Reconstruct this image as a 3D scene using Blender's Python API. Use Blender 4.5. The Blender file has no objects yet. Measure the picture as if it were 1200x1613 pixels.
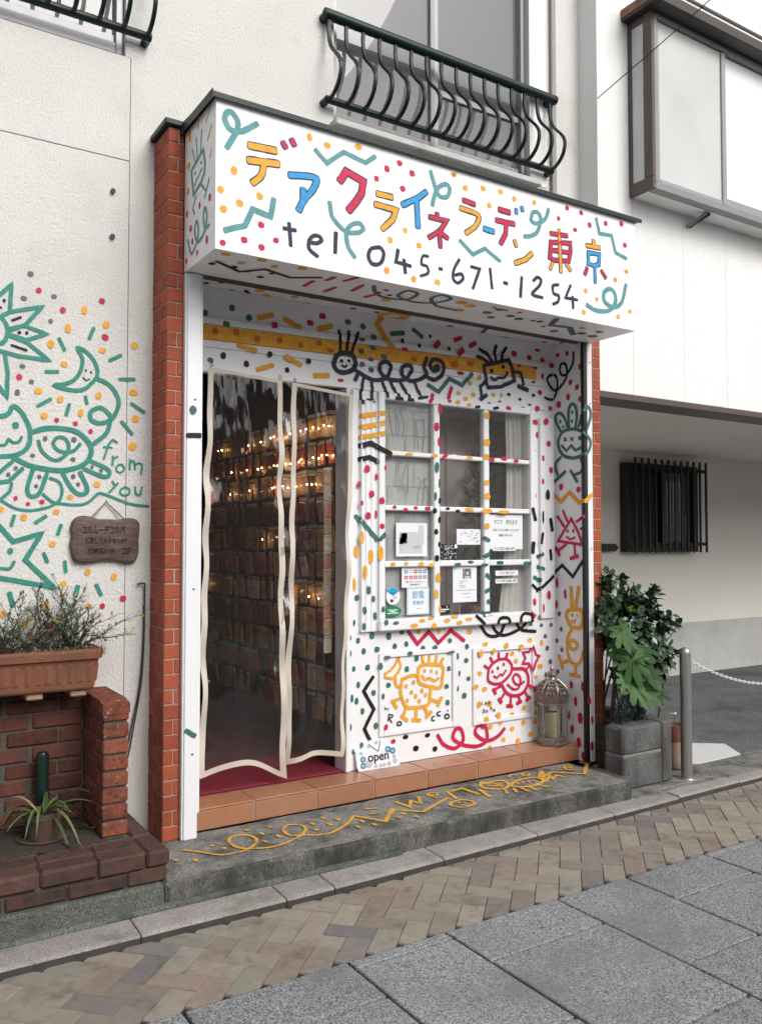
import bpy, bmesh, math, random
from mathutils import Vector, Matrix, noise
from mathutils.bvhtree import BVHTree
R = random.Random(7)
sc = bpy.context.scene
COL = sc.collection
rad = math.radians

# ------------------------------------------------------------------ camera
cam = bpy.data.cameras.new('camera'); cam_ob = bpy.data.objects.new('camera', cam); COL.objects.link(cam_ob)
YAW, PITCH = rad(32.5), rad(2.18)
fw = Vector((math.sin(YAW)*math.cos(PITCH), math.cos(YAW)*math.cos(PITCH), math.sin(PITCH)))
rt = Vector((math.cos(YAW), -math.sin(YAW), 0)); up = rt.cross(fw)
m = Matrix((rt, up, -fw)).transposed().to_4x4(); m.translation = Vector((-1.39, -3.935, 1.60))
cam_ob.matrix_world = m
cam.sensor_fit = 'AUTO'; cam.sensor_width = 36.0; cam.lens = 36.0*1340/1613
cam.clip_start = 0.05; cam.clip_end = 400
sc.camera = cam_ob

# ------------------------------------------------------------------ sky, sun, exposure
SUN_EL, SUN_AZ = rad(40), rad(166)          # azimuth measured clockwise from +Y
w = bpy.data.worlds.new('World'); sc.world = w; w.use_nodes = True
nt = w.node_tree; nt.nodes.clear()
sky = nt.nodes.new('ShaderNodeTexSky'); sky.sky_type = 'NISHITA'; sky.sun_disc = False
sky.sun_elevation = SUN_EL; sky.sun_rotation = SUN_AZ; sky.air_density = 1.0; sky.dust_density = 4.0; sky.ozone_density = 1.0
hs = nt.nodes.new('ShaderNodeHueSaturation'); hs.inputs['Saturation'].default_value = 0.22
bg = nt.nodes.new('ShaderNodeBackground'); bg.inputs['Strength'].default_value = 0.14
wo = nt.nodes.new('ShaderNodeOutputWorld')
nt.links.new(sky.outputs[0], hs.inputs['Color']); nt.links.new(hs.outputs[0], bg.inputs[0]); nt.links.new(bg.outputs[0], wo.inputs[0])
sun = bpy.data.lights.new('sun', 'SUN'); sun.energy = 1.15; sun.angle = rad(34); sun.color = (1.0, 0.97, 0.93)
sun_ob = bpy.data.objects.new('sun', sun); COL.objects.link(sun_ob)
d = Vector((math.sin(SUN_AZ)*math.cos(SUN_EL), math.cos(SUN_AZ)*math.cos(SUN_EL), math.sin(SUN_EL)))
sun_ob.rotation_euler = d.to_track_quat('Z', 'Y').to_euler(); sun_ob.location = (0, -6, 12)
sc.view_settings.view_transform = 'Standard'; sc.view_settings.look = 'None'
sc.view_settings.exposure = 0.32; sc.view_settings.gamma = 1.0; sc.view_settings.use_curve_mapping = False
sc.render.engine = 'CYCLES'
sc.cycles.max_bounces = 10; sc.cycles.transparent_max_bounces = 16; sc.cycles.use_denoising = True

# ------------------------------------------------------------------ materials
MATS = {}
def mk(name, col, rough=0.6, var=None, bump=None, metal=0.0, rnd=0.0, col2=None, stretch=None, spec=None, speck=None, emit=None, bump2=None, stain=None):
    """var=(scale, amount) value noise, col2 = second colour the noise runs to, rnd = value spread between objects,
    bump=(scale, strength, distance), speck=(scale, colour, amount), stain=(scale, colour, lo, hi)"""
    mt = bpy.data.materials.new(name); mt.use_nodes = True; MATS[name] = mt
    t = mt.node_tree; N = t.nodes; L = t.links; b = N['Principled BSDF']
    b.inputs['Roughness'].default_value = rough; b.inputs['Metallic'].default_value = metal
    if spec is not None: b.inputs['Specular IOR Level'].default_value = spec
    tc = N.new('ShaderNodeTexCoord'); src = tc.outputs['Object']
    geo = N.new('ShaderNodeNewGeometry'); src = geo.outputs['Position']
    if stretch:
        mp = N.new('ShaderNodeMapping'); mp.inputs['Scale'].default_value = stretch; L.new(src, mp.inputs[0]); src = mp.outputs[0]
    c = N.new('ShaderNodeRGB'); c.outputs[0].default_value = (*col, 1); out = c.outputs[0]
    def noi(scale, detail=5, rough_=0.6):
        n = N.new('ShaderNodeTexNoise'); n.inputs['Scale'].default_value = scale; n.inputs['Detail'].default_value = detail
        n.inputs['Roughness'].default_value = rough_; L.new(src, n.inputs['Vector']); return n
    def ramp(sock, a, b_):
        r = N.new('ShaderNodeMapRange'); r.inputs['From Min'].default_value = a; r.inputs['From Max'].default_value = b_; r.clamp = True
        L.new(sock, r.inputs['Value']); return r.outputs[0]
    def mix(f, a, bcol):
        x = N.new('ShaderNodeMix'); x.data_type = 'RGBA'; L.new(f, x.inputs['Factor']); L.new(a, x.inputs['A'])
        if hasattr(bcol, 'links'): L.new(bcol, x.inputs['B'])
        else: x.inputs['B'].default_value = (*bcol, 1)
        return x.outputs['Result']
    if col2 is not None:
        n = noi(var[0] if var else 8); out = mix(ramp(n.outputs['Fac'], 0.38, 0.64), out, col2)
    if speck:
        v = N.new('ShaderNodeTexVoronoi'); v.inputs['Scale'].default_value = speck[0]; L.new(src, v.inputs['Vector'])
        sp = N.new('ShaderNodeSeparateColor'); L.new(v.outputs['Color'], sp.inputs[0])
        for k, (cc, lo) in enumerate(speck[1]):
            out = mix(ramp(sp.outputs[k], lo, lo+0.05), out, cc)
    if stain:
        n = noi(stain[0], 6, 0.68); out = mix(ramp(n.outputs['Fac'], stain[2], stain[3]), out, stain[1])
    hv = None
    if var or rnd:
        hsv = N.new('ShaderNodeHueSaturation'); L.new(out, hsv.inputs['Color']); val = None
        if var:
            n = noi(var[0]); r = N.new('ShaderNodeMapRange'); L.new(n.outputs['Fac'], r.inputs['Value'])
            r.inputs['From Min'].default_value = 0.25; r.inputs['From Max'].default_value = 0.75
            r.inputs['To Min'].default_value = 1-var[1]; r.inputs['To Max'].default_value = 1+var[1]; val = r.outputs[0]
        if rnd:
            oi = N.new('ShaderNodeObjectInfo'); r2 = N.new('ShaderNodeMapRange'); L.new(oi.outputs['Random'], r2.inputs['Value'])
            r2.inputs['To Min'].default_value = 1-rnd; r2.inputs['To Max'].default_value = 1+rnd
            if val is None: val = r2.outputs[0]
            else:
                mm = N.new('ShaderNodeMath'); mm.operation = 'MULTIPLY'; L.new(val, mm.inputs[0]); L.new(r2.outputs[0], mm.inputs[1]); val = mm.outputs[0]
        L.new(val, hsv.inputs['Value']); out = hsv.outputs[0]
    L.new(out, b.inputs['Base Color'])
    nrm = None
    for bb in (bump, bump2):
        if bb:
            n = noi(bb[0], 4, 0.55); bp = N.new('ShaderNodeBump'); bp.inputs['Strength'].default_value = bb[1]
            bp.inputs['Distance'].default_value = bb[2]; L.new(n.outputs['Fac'], bp.inputs['Height'])
            if nrm: L.new(nrm, bp.inputs['Normal'])
            nrm = bp.outputs[0]
    if nrm: L.new(nrm, b.inputs['Normal'])
    if emit:
        b.inputs['Emission Color'].default_value = (*emit[0], 1); b.inputs['Emission Strength'].default_value = emit[1]
    return mt
def clear(name, tint, refl_rough, ior=1.45, bump=None, haze=None):
    """thin clear sheet: see-through tint plus a Fresnel reflection, with an optional share of milky film"""
    mt = bpy.data.materials.new(name); mt.use_nodes = True; t = mt.node_tree; N = t.nodes; L = t.links; N.clear()
    o = N.new('ShaderNodeOutputMaterial'); tr = N.new('ShaderNodeBsdfTransparent'); tr.inputs[0].default_value = (*tint, 1)
    gl = N.new('ShaderNodeBsdfGlossy'); gl.inputs['Roughness'].default_value = refl_rough
    fr = N.new('ShaderNodeFresnel'); fr.inputs['IOR'].default_value = ior
    mx = N.new('ShaderNodeMixShader'); base = tr.outputs[0]
    if haze:
        df = N.new('ShaderNodeBsdfDiffuse'); df.inputs[0].default_value = (*haze[0], 1)
        m2 = N.new('ShaderNodeMixShader'); m2.inputs[0].default_value = haze[1]; L.new(base, m2.inputs[1]); L.new(df.outputs[0], m2.inputs[2]); base = m2.outputs[0]
    if bump:
        geo = N.new('ShaderNodeNewGeometry'); mp = N.new('ShaderNodeMapping'); mp.inputs['Scale'].default_value = bump[3]; L.new(geo.outputs['Position'], mp.inputs[0])
        n = N.new('ShaderNodeTexNoise'); n.inputs['Scale'].default_value = bump[0]; n.inputs['Detail'].default_value = 2; L.new(mp.outputs[0], n.inputs['Vector'])
        bp = N.new('ShaderNodeBump'); bp.inputs['Strength'].default_value = bump[1]; bp.inputs['Distance'].default_value = bump[2]
        L.new(n.outputs['Fac'], bp.inputs['Height']); L.new(bp.outputs[0], gl.inputs['Normal'])
    g2 = N.new('ShaderNodeNewGeometry'); sb = N.new('ShaderNodeMath'); sb.operation = 'SUBTRACT'; sb.inputs[0].default_value = 1.0; L.new(g2.outputs['Backfacing'], sb.inputs[1])
    ml = N.new('ShaderNodeMath'); ml.operation = 'MULTIPLY'; L.new(fr.outputs[0], ml.inputs[0]); L.new(sb.outputs[0], ml.inputs[1])
    L.new(ml.outputs[0], mx.inputs[0]); L.new(base, mx.inputs[1]); L.new(gl.outputs[0], mx.inputs[2]); L.new(mx.outputs[0], o.inputs[0])
    MATS[name] = mt; return mt
G = MATS
mk('stucco', (0.665,0.652,0.625), 0.9, var=(0.9,0.05), bump=(60,0.55,0.013), bump2=(150,0.4,0.005), stretch=(1.5,1,1.1), stain=(1.4,(0.53,0.515,0.48),0.54,0.80))
mk('stucco_far', (0.86,0.86,0.85), 0.9, var=(2,0.04), bump=(80,0.8,0.010), stain=(3.0,(0.70,0.70,0.685),0.60,0.85), stretch=(2.0,1,.6))
mk('white_paint', (0.80,0.80,0.815), 0.45, var=(3,0.02), bump=(25,0.08,0.002))
mk('sign_white', (0.84,0.845,0.855), 0.38, var=(1.5,0.015), stain=(3.0,(0.78,0.77,0.75),0.62,0.85))
mk('post_white', (0.80,0.80,0.82), 0.35, var=(5,0.02))
mk('green_metal', (0.016,0.026,0.024), 0.45, var=(8,0.25), bump=(40,0.1,0.002), spec=0.3)
mk('dark_rail', (0.035,0.028,0.025), 0.5, var=(10,0.2))
mk('black_rail', (0.012,0.012,0.014), 0.5)
mk('brick_red', (0.325,0.080,0.042), 0.65, var=(60,0.18), rnd=0.15, bump=(220,0.4,0.002), stain=(14,(0.21,0.05,0.031),0.54,0.75), spec=0.2)
mk('mortar', (0.34,0.29,0.24), 0.95, var=(40,0.15), bump=(150,0.5,0.003))
mk('brick_old', (0.225,0.070,0.043), 0.85, var=(35,0.28), rnd=0.22, bump=(140,0.9,0.006), stain=(10,(0.11,0.048,0.036),0.47,0.66), spec=0.1, speck=(90,(((0.30,0.24,0.19),0.93),((0.10,0.05,0.04),0.88)),0))
mk('brick_shaded', (0.115,0.046,0.035), 0.9, var=(35,0.25), rnd=0.25, bump=(120,0.6,0.005), stain=(9,(0.06,0.038,0.032),0.45,0.68), spec=0.1)  # planter back wall: shade behind trough and pier painted as darker brick
mk('brick_brown', (0.078,0.042,0.034), 0.75, var=(30,0.25), rnd=0.30, bump=(110,0.6,0.005), stain=(11,(0.032,0.030,0.028),0.47,0.72), spec=0.2)
mk('mortar_grey', (0.085,0.078,0.068), 0.95, var=(30,0.3), bump=(120,0.6,0.005))
mk('concrete', (0.205,0.20,0.188), 0.92, var=(14,0.18), bump=(150,0.7,0.004), speck=(230,(((0.30,0.29,0.27),0.80),((0.055,0.055,0.05),0.84)),0), stain=(5.0,(0.065,0.065,0.055),0.46,0.62))
mk('concrete_old', (0.12,0.125,0.112), 0.95, var=(12,0.3), bump=(90,0.8,0.007), stain=(6,(0.035,0.046,0.032),0.44,0.64), speck=(240,(((0.22,0.22,0.20),0.84),((0.04,0.04,0.038),0.84)),0))
mk('concrete_box', (0.118,0.118,0.116), 0.9, var=(9,0.3), bump=(70,0.7,0.006), stain=(5,(0.060,0.061,0.060),0.44,0.62), stretch=(1,1,0.5), speck=(240,(((0.2,0.2,0.19),0.90),((0.05,0.05,0.05),0.86)),0))
mk('concrete_mould', (0.115,0.113,0.10), 0.95, var=(7,0.3), bump=(90,0.8,0.006), stain=(4.5,(0.034,0.036,0.028),0.42,0.60), stretch=(1,1,0.45), speck=(230,(((0.2,0.2,0.18),0.88),((0.04,0.04,0.036),0.84)),0))
mk('mortar_pale', (0.19,0.19,0.183), 0.95, var=(20,0.2), bump=(90,0.6,0.005))
mk('tile', (0.38,0.195,0.118), 0.3, var=(14,0.14), rnd=0.07, col2=(0.34,0.135,0.07), bump=(30,0.12,0.003))
mk('grout', (0.40,0.34,0.27), 0.95, var=(30,0.1))
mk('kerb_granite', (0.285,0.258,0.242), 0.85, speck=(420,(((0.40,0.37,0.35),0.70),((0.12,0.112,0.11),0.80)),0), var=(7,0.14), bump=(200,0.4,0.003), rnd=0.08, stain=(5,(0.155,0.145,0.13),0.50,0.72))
mk('slab_granite', (0.165,0.173,0.187), 0.8, speck=(215,(((0.37,0.378,0.39),0.62),((0.07,0.072,0.078),0.70),((0.27,0.277,0.288),0.62)),0), var=(2.2,0.10), bump=(230,0.5,0.003), rnd=0.07, stain=(1.6,(0.155,0.166,0.155),0.50,0.72))
for i, c in enumerate([(0.195,0.165,0.125),(0.160,0.133,0.104),(0.128,0.115,0.104),(0.210,0.180,0.136),(0.180,0.138,0.102),(0.145,0.126,0.110),(0.180,0.165,0.126)]):
    mk('paver_%d' % i, (c[0]*1.30,c[1]*1.31,c[2]*1.42), 0.85, var=(22,0.14), bump=(160,0.4,0.003), rnd=0.10, stain=(10,tuple(k*0.62 for k in c),0.52,0.76))
mk('joint_sand', (0.022,0.021,0.020), 1.0, var=(30,0.2))
mk('earth', (0.045,0.036,0.028), 1.0, var=(25,0.3), bump=(60,0.9,0.02))
mk('asphalt', (0.115,0.117,0.125), 0.9, var=(3,0.18), speck=(160,(((0.20,0.20,0.205),0.8),((0.05,0.05,0.055),0.75)),0), bump=(180,0.6,0.005), stain=(1.6,(0.065,0.067,0.075),0.48,0.62))
mk('cement_pale', (0.60,0.60,0.60), 0.9, var=(8,0.06), bump=(90,0.3,0.003))
mk('garage_wall', (0.84,0.815,0.75), 0.9, var=(1.2,0.04), bump=(60,0.15,0.004), stain=(2.5,(0.76,0.74,0.675),0.55,0.8))
mk('garage_base', (0.52,0.52,0.505), 0.9, var=(2,0.08), stain=(3,(0.42,0.42,0.41),0.5,0.7))
mk('alu', (0.30,0.30,0.315), 0.42, metal=0.4, var=(8,0.06))
mk('alu_grey', (0.245,0.235,0.24), 0.45, metal=0.3, var=(8,0.06))
mk('brown_metal', (0.085,0.058,0.052), 0.45, var=(6,0.1))
mk('rust_edge', (0.22,0.12,0.07), 0.8, var=(20,0.3))
mk('iron_dark', (0.018,0.016,0.016), 0.5, var=(20,0.2))
mk('railing', (0.006,0.018,0.016), 0.38, var=(20,0.25), spec=0.35)
mk('frosted', (0.56,0.58,0.565), 0.2, var=(1.5,0.10)); mk('frosted_sky', (0.84,0.86,0.86), 0.2); mk('frosted_sky', (0.86,0.88,0.88), 0.2)  # right bay pane is a brighter copy, sky reflection put into its colour
mk('steel', (0.42,0.41,0.39), 0.38, metal=0.85, var=(6,0.08), stretch=(1,1,0.15))
mk('chain_white', (0.80,0.80,0.78), 0.4)
mk('terracotta', (0.215,0.088,0.055), 0.85, var=(16,0.16), bump=(90,0.3,0.003), stain=(8,(0.115,0.066,0.048),0.48,0.72), spec=0.2)
mk('pot_dark', (0.105,0.055,0.038), 0.85, var=(14,0.3), bump=(90,0.4,0.004), stain=(14,(0.04,0.045,0.03),0.44,0.62)); mk('ledge', (0.50,0.505,0.49), 0.8, var=(6,0.1), stain=(5,(0.33,0.34,0.32),0.5,0.7)); mk('terracotta_pale', (0.36,0.24,0.17), 0.9, var=(18,0.15), stain=(9,(0.24,0.17,0.13),0.5,0.7))
mk('mat_red', (0.21,0.012,0.03), 0.95, var=(60,0.25), bump=(350,0.8,0.006))
mk('tape_cream', (0.58,0.515,0.44), 0.55, var=(18,0.05), bump=(60,0.15,0.003))
mk('wood_sign', (0.085,0.052,0.038), 0.6, var=(14,0.3), stretch=(1,1,5), bump=(40,0.5,0.005), stain=(9,(0.15,0.115,0.095),0.5,0.7))
mk('wood_ink', (0.018,0.010,0.008), 0.7)
mk('rope', (0.23,0.21,0.17), 0.9, var=(90,0.3))
mk('hose', (0.035,0.027,0.025), 0.5)
mk('leaf_dark', (0.042,0.080,0.042), 0.22, var=(30,0.4), spec=0.7)
mk('leaf_mid', (0.055,0.105,0.035), 0.3, var=(30,0.3))
mk('leaf_big', (0.052,0.118,0.030), 0.5, var=(9,0.4), rnd=0.5, col2=(0.030,0.070,0.025), spec=0.22, bump=(30,0.3,0.006))
mk('leaf_lime', (0.20,0.30,0.04), 0.45, var=(20,0.2), rnd=0.15)
mk('leaf_strap', (0.085,0.115,0.035), 0.5, var=(20,0.35), rnd=0.4)
mk('leaf_grey', (0.175,0.225,0.14), 0.6, var=(30,0.35))
mk('leaf_blue', (0.035,0.065,0.062), 0.5, var=(20,0.3))
mk('leaf_dry', (0.30,0.22,0.12), 0.7, var=(20,0.3))
mk('bark', (0.075,0.055,0.042), 0.9, var=(30,0.3), bump=(80,0.6,0.004))
mk('flower_yellow', (0.62,0.40,0.03), 0.6, var=(30,0.2))
mk('moss', (0.065,0.062,0.04), 1.0, var=(50,0.4), bump=(120,1.0,0.01))
mk('stone_orange', (0.36,0.17,0.08), 0.85, var=(20,0.2)); mk('stone_grey', (0.30,0.30,0.29), 0.9, var=(20,0.2), rnd=0.3)
mk('bottle_green', (0.008,0.022,0.016), 0.25)
mk('brass', (0.30,0.255,0.225), 0.38, metal=0.8, var=(60,0.4), bump=(140,0.4,0.003))
mk('candle', (0.34,0.33,0.22), 0.5, var=(25,0.2), col2=(0.25,0.27,0.13))
mk('paper', (0.78,0.79,0.82), 0.6, var=(6,0.02)); mk('paper_grey', (0.56,0.58,0.60), 0.6, var=(9,0.1)); mk('ink', (0.03,0.03,0.035), 0.7); mk('ink_grey', (0.22,0.22,0.24), 0.7)
mk('ink_red', (0.55,0.03,0.05), 0.6); mk('ink_blue', (0.02,0.33,0.62), 0.5); mk('ink_teal', (0.05,0.30,0.36), 0.5); mk('sticker_green', (0.01,0.20,0.07), 0.4); mk('sticker_black', (0.012,0.012,0.014), 0.4)
mk('flower_blue', (0.07,0.22,0.32), 0.4, var=(200,0.5)); mk('flower_grey', (0.42,0.47,0.54), 0.4, var=(200,0.4)); mk('ceramic', (0.80,0.81,0.84), 0.2)
mk('inner_dark', (0.045,0.038,0.036), 0.9, var=(4,0.3)); mk('inner_red', (0.085,0.018,0.02), 0.9, var=(6,0.3)); mk('inner_panel', (0.50,0.41,0.38), 0.7, var=(5,0.15)); mk('kerb_front_shade', (0.055,0.050,0.046), 0.95, var=(12,0.3), bump=(120,0.5,0.004)); mk('inner_brown', (0.085,0.045,0.03), 0.8, var=(6,0.3)); mk('shelf_black', (0.012,0.012,0.014), 0.6)
mk('lace', (0.52,0.515,0.50), 0.9, var=(9,0.12), stretch=(3,1,.6)); mk('reflection_line', (0.36,0.355,0.345), 0.9); mk('curtain', (0.56,0.53,0.485), 0.9, var=(20,0.10), bump=(160,0.3,0.003))
mk('blind', (0.13,0.105,0.092), 0.6, var=(12,0.1), rnd=0.15); mk('blind_cloth', (0.135,0.132,0.13), 0.85, var=(3,0.15))
mk('curtain_blue', (0.10,0.20,0.26), 0.9, var=(14,0.3))
mk('lamp_bulb', (1,0.7,0.3), 0.4, emit=((1.0,0.60,0.25), 110.0))
for i, c in enumerate([(0.40,0.28,0.18),(0.28,0.12,0.05),(0.55,0.34,0.13),(0.33,0.075,0.05),(0.50,0.42,0.34),(0.12,0.06,0.05),(0.45,0.29,0.08),(0.40,0.18,0.16)]):
    mk('packet_%d' % i, tuple(min(.8,q*1.35) for q in c), 0.22, var=(26,0.35), rnd=0.3, bump=(50,0.35,0.006), col2=tuple(min(1,k*1.5) for k in c))
mk('opposite_wall', (0.36,0.31,0.26), 0.9, var=(2,0.1))
clear('glass', (0.95,0.96,0.96), 0.01, 1.75, haze=((0.45,0.45,0.45),0.05))
clear('glass_up', (0.80,0.82,0.83), 0.01, 1.7, haze=((0.40,0.39,0.40),0.28))
clear('vinyl', (0.80,0.79,0.77), 0.04, 1.62, bump=(3.0,0.8,0.03,(5,5,0.8)), haze=((0.36,0.31,0.29),0.035))
clear('lantern_glass', (0.95,0.96,0.95), 0.02, 1.45)
PAINTS = dict(y=(0.74,0.35,0.03), r=(0.52,0.018,0.07), n=(0.022,0.028,0.05), k=(0.012,0.012,0.015), t=(0.10,0.285,0.30), g=(0.045,0.15,0.125),
              m=(0.035,0.23,0.18), b=(0.03,0.30,0.66), o=(0.52,0.11,0.015), s=(0.105,0.135,0.145), K=(0.03,0.03,0.04), w=(0.82,0.83,0.84))
mk('paint_Y', (0.62,0.33,0.05), 0.75, var=(60,0.15), stain=(26,(0.20,0.165,0.11),0.50,0.68), spec=0.15)
for k, c in PAINTS.items(): mk('paint_'+k, c, 0.55, var=(34,0.22), spec=0.3, bump=(90,0.25,0.002))

# ------------------------------------------------------------------ helpers
class MB:
    def __init__(s): s.v=[]; s.f=[]; s.m=[]; s.mats=[]
    def mi(s, mat):
        if mat not in s.mats: s.mats.append(mat)
        return s.mats.index(mat)
    def add(s, vs, fs, mat):
        o=len(s.v); k=s.mi(mat); s.v+= [tuple(v) for v in vs]; s.f+=[tuple(i+o for i in f) for f in fs]; s.m+=[k]*len(fs); return s
    def box(s, x0,x1,y0,y1,z0,z1, mat, b=0.0):
        if x0>x1: x0,x1=x1,x0
        if y0>y1: y0,y1=y1,y0
        if z0>z1: z0,z1=z1,z0
        if b<=0:
            return s.add([(x,y,z) for x in(x0,x1) for y in(y0,y1) for z in(z0,z1)],[(0,1,3,2),(4,6,7,5),(0,4,5,1),(2,3,7,6),(0,2,6,4),(1,5,7,3)],mat)
        b=min(b,(x1-x0)*.45,(y1-y0)*.45,(z1-z0)*.45)
        vs=[]; idx={}
        for i,x in enumerate((x0,x1)):
            for j,y in enumerate((y0,y1)):
                for k,z in enumerate((z0,z1)):
                    sx,sy,sz=(1,-1)[i],(1,-1)[j],(1,-1)[k]
                    for a in range(3):
                        p=[x+sx*b,y+sy*b,z+sz*b]; p[a]=(x,y,z)[a]; idx[i,j,k,a]=len(vs); vs.append(p)
        fs=[]
        for i in(0,1): fs.append([idx[i,j,k,0] for j,k in((0,0),(0,1),(1,1),(1,0))])
        for j in(0,1): fs.append([idx[i,j,k,1] for i,k in((0,0),(0,1),(1,1),(1,0))])
        for k in(0,1): fs.append([idx[i,j,k,2] for i,j in((0,0),(0,1),(1,1),(1,0))])
        for j in(0,1):
            for k in(0,1): fs.append([idx[0,j,k,1],idx[1,j,k,1],idx[1,j,k,2],idx[0,j,k,2]])
        for i in(0,1):
            for k in(0,1): fs.append([idx[i,0,k,0],idx[i,1,k,0],idx[i,1,k,2],idx[i,0,k,2]])
        for i in(0,1):
            for j in(0,1): fs.append([idx[i,j,0,0],idx[i,j,1,0],idx[i,j,1,1],idx[i,j,0,1]])
        for i in(0,1):
            for j in(0,1):
                for k in(0,1): fs.append([idx[i,j,k,0],idx[i,j,k,1],idx[i,j,k,2]])
        return s.add(vs,fs,mat)
    def prism(s, poly, a, b, mat, axis='z', ch=0.0):
        """extrude a 2D polygon between a and b along an axis; ch = chamfer shrink on the a-side"""
        def P(p,t):
            return {'z':(p[0],p[1],t),'y':(p[0],t,p[1]),'x':(t,p[0],p[1])}[axis]
        n=len(poly); vs=[P(p,a) for p in poly]+[P(p,b) for p in poly]
        fs=[tuple(range(n)),tuple(range(2*n-1,n-1,-1))]+[(i,(i+1)%n,n+(i+1)%n,n+i) for i in range(n)]
        return s.add(vs,fs,mat)
    def tube(s, pts, r, mat, n=8, caps=True, flat=None):
        pts=[Vector(p) for p in pts]; N=len(pts); rr=r if isinstance(r,(list,tuple)) else [r]*N
        t0=(pts[1]-pts[0]).normalized(); u=t0.orthogonal().normalized(); vs=[]; fs=[]
        for i,p in enumerate(pts):
            t=((pts[min(i+1,N-1)]-p).normalized()+(p-pts[max(i-1,0)]).normalized())
            t=t.normalized() if t.length>1e-6 else t0
            u=(u-t*u.dot(t)); u=u.normalized() if u.length>1e-6 else t.orthogonal().normalized()
            v=t.cross(u)
            for k in range(n):
                a=2*math.pi*k/n; vs.append(p+u*math.cos(a)*rr[i]+v*math.sin(a)*rr[i])
        for i in range(N-1):
            for k in range(n): fs.append((i*n+k,i*n+(k+1)%n,(i+1)*n+(k+1)%n,(i+1)*n+k))
        if caps: fs+= [tuple(range(n-1,-1,-1)),tuple((N-1)*n+k for k in range(n))]
        return s.add(vs,fs,mat)
    def lathe(s, prof, c, mat, n=20, cap=True):
        vs=[];fs=[]
        for r,z in prof:
            for k in range(n):
                a=2*math.pi*(k+.5)/n; vs.append((c[0]+r*math.cos(a),c[1]+r*math.sin(a),z))
        for i in range(len(prof)-1):
            for k in range(n): fs.append((i*n+k,i*n+(k+1)%n,(i+1)*n+(k+1)%n,(i+1)*n+k))
        if cap: fs+=[tuple(range(n-1,-1,-1)),tuple((len(prof)-1)*n+k for k in range(n))]
        return s.add(vs,fs,mat)
    def mesh(s, name, org=(0,0,0), fix=True, smooth=False):
        me=bpy.data.meshes.new(name); o=Vector(org)
        me.from_pydata([tuple(Vector(v)-o) for v in s.v],[],s.f)
        for mm in s.mats: me.materials.append(G[mm])
        me.polygons.foreach_set('material_index', s.m)
        if fix:
            bm=bmesh.new(); bm.from_mesh(me); bmesh.ops.recalc_face_normals(bm,faces=bm.faces); bm.to_mesh(me); bm.free()
        if smooth:
            me.polygons.foreach_set('use_smooth',[True]*len(me.polygons))
            try: me.set_sharp_from_angle(angle=rad(40))
            except Exception: pass
        me.update(); return me
    def build(s, name, parent=None, org=None, fix=True, smooth=False):
        if org is None: org = wl(parent) if parent else Vector((0,0,0))
        o=bpy.data.objects.new(name, s.mesh(name,org,fix,smooth)); COL.objects.link(o)
        if parent: o.parent=parent; o.location=Vector(org)-wl(parent)
        else: o.location=org
        return o
def wl(o):
    p=Vector((0,0,0))
    while o is not None: p+=Vector(o.location); o=o.parent
    return p
def thing(name, label, cat, loc=(0,0,0), group=None):
    o=bpy.data.objects.new(name,None); COL.objects.link(o); o.location=loc; o.empty_display_size=.1
    return tag(o,label,cat,group)
def tag(o, label, cat, group=None):
    o['label']=label; o['category']=cat
    if group: o['group']=group
    return o
def struct(o): o['kind']='structure'; return o
def inst(name, me, loc, parent, rot=None, scale=None):
    o=bpy.data.objects.new(name,me); COL.objects.link(o); o.parent=parent; o.location=Vector(loc)-wl(parent)
    if rot: o.rotation_euler=rot
    if scale: o.scale=scale
    return o
def part(name, parent, *boxes, mat, b=0.0, smooth=False):
    m=MB()
    for q in boxes: m.box(*q,mat,b)
    return m.build(name,parent,smooth=smooth)
_bx={}
def brick_mesh(dx,dy,dz,mat,b=.003):
    k=(round(dx,3),round(dy,3),round(dz,3),mat,R.randrange(2))
    if k not in _bx:
        m=MB().box(0,dx,0,dy,0,dz,mat,b*(1+.5*k[4])); _bx[k]=m.mesh('brick')
    return _bx[k]
def brick(parent,x0,x1,y0,y1,z0,z1,mat,name='brick',b=.003,j=.0012):
    return inst(name,brick_mesh(x1-x0,y1-y0,z1-z0,mat,b),(x0+R.uniform(-j,j),y0+R.uniform(-j,j),z0+R.uniform(-j,j)*.5),parent)
def bez(ps,n=24):
    """Catmull-Rom through 3D points"""
    ps=[Vector(p) for p in ps]; P=[2*ps[0]-ps[1]]+ps+[2*ps[-1]-ps[-2]]; out=[]; k=max(2,n//(len(ps)-1))
    for i in range(len(ps)-1):
        a,b,c,d_=P[i:i+4]
        for q in range(k):
            t=q/k; out.append(.5*((2*b)+(c-a)*t+(2*a-5*b+4*c-d_)*t*t+(3*b-a-3*c+d_)*t**3))
    return out+[ps[-1]]
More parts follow.
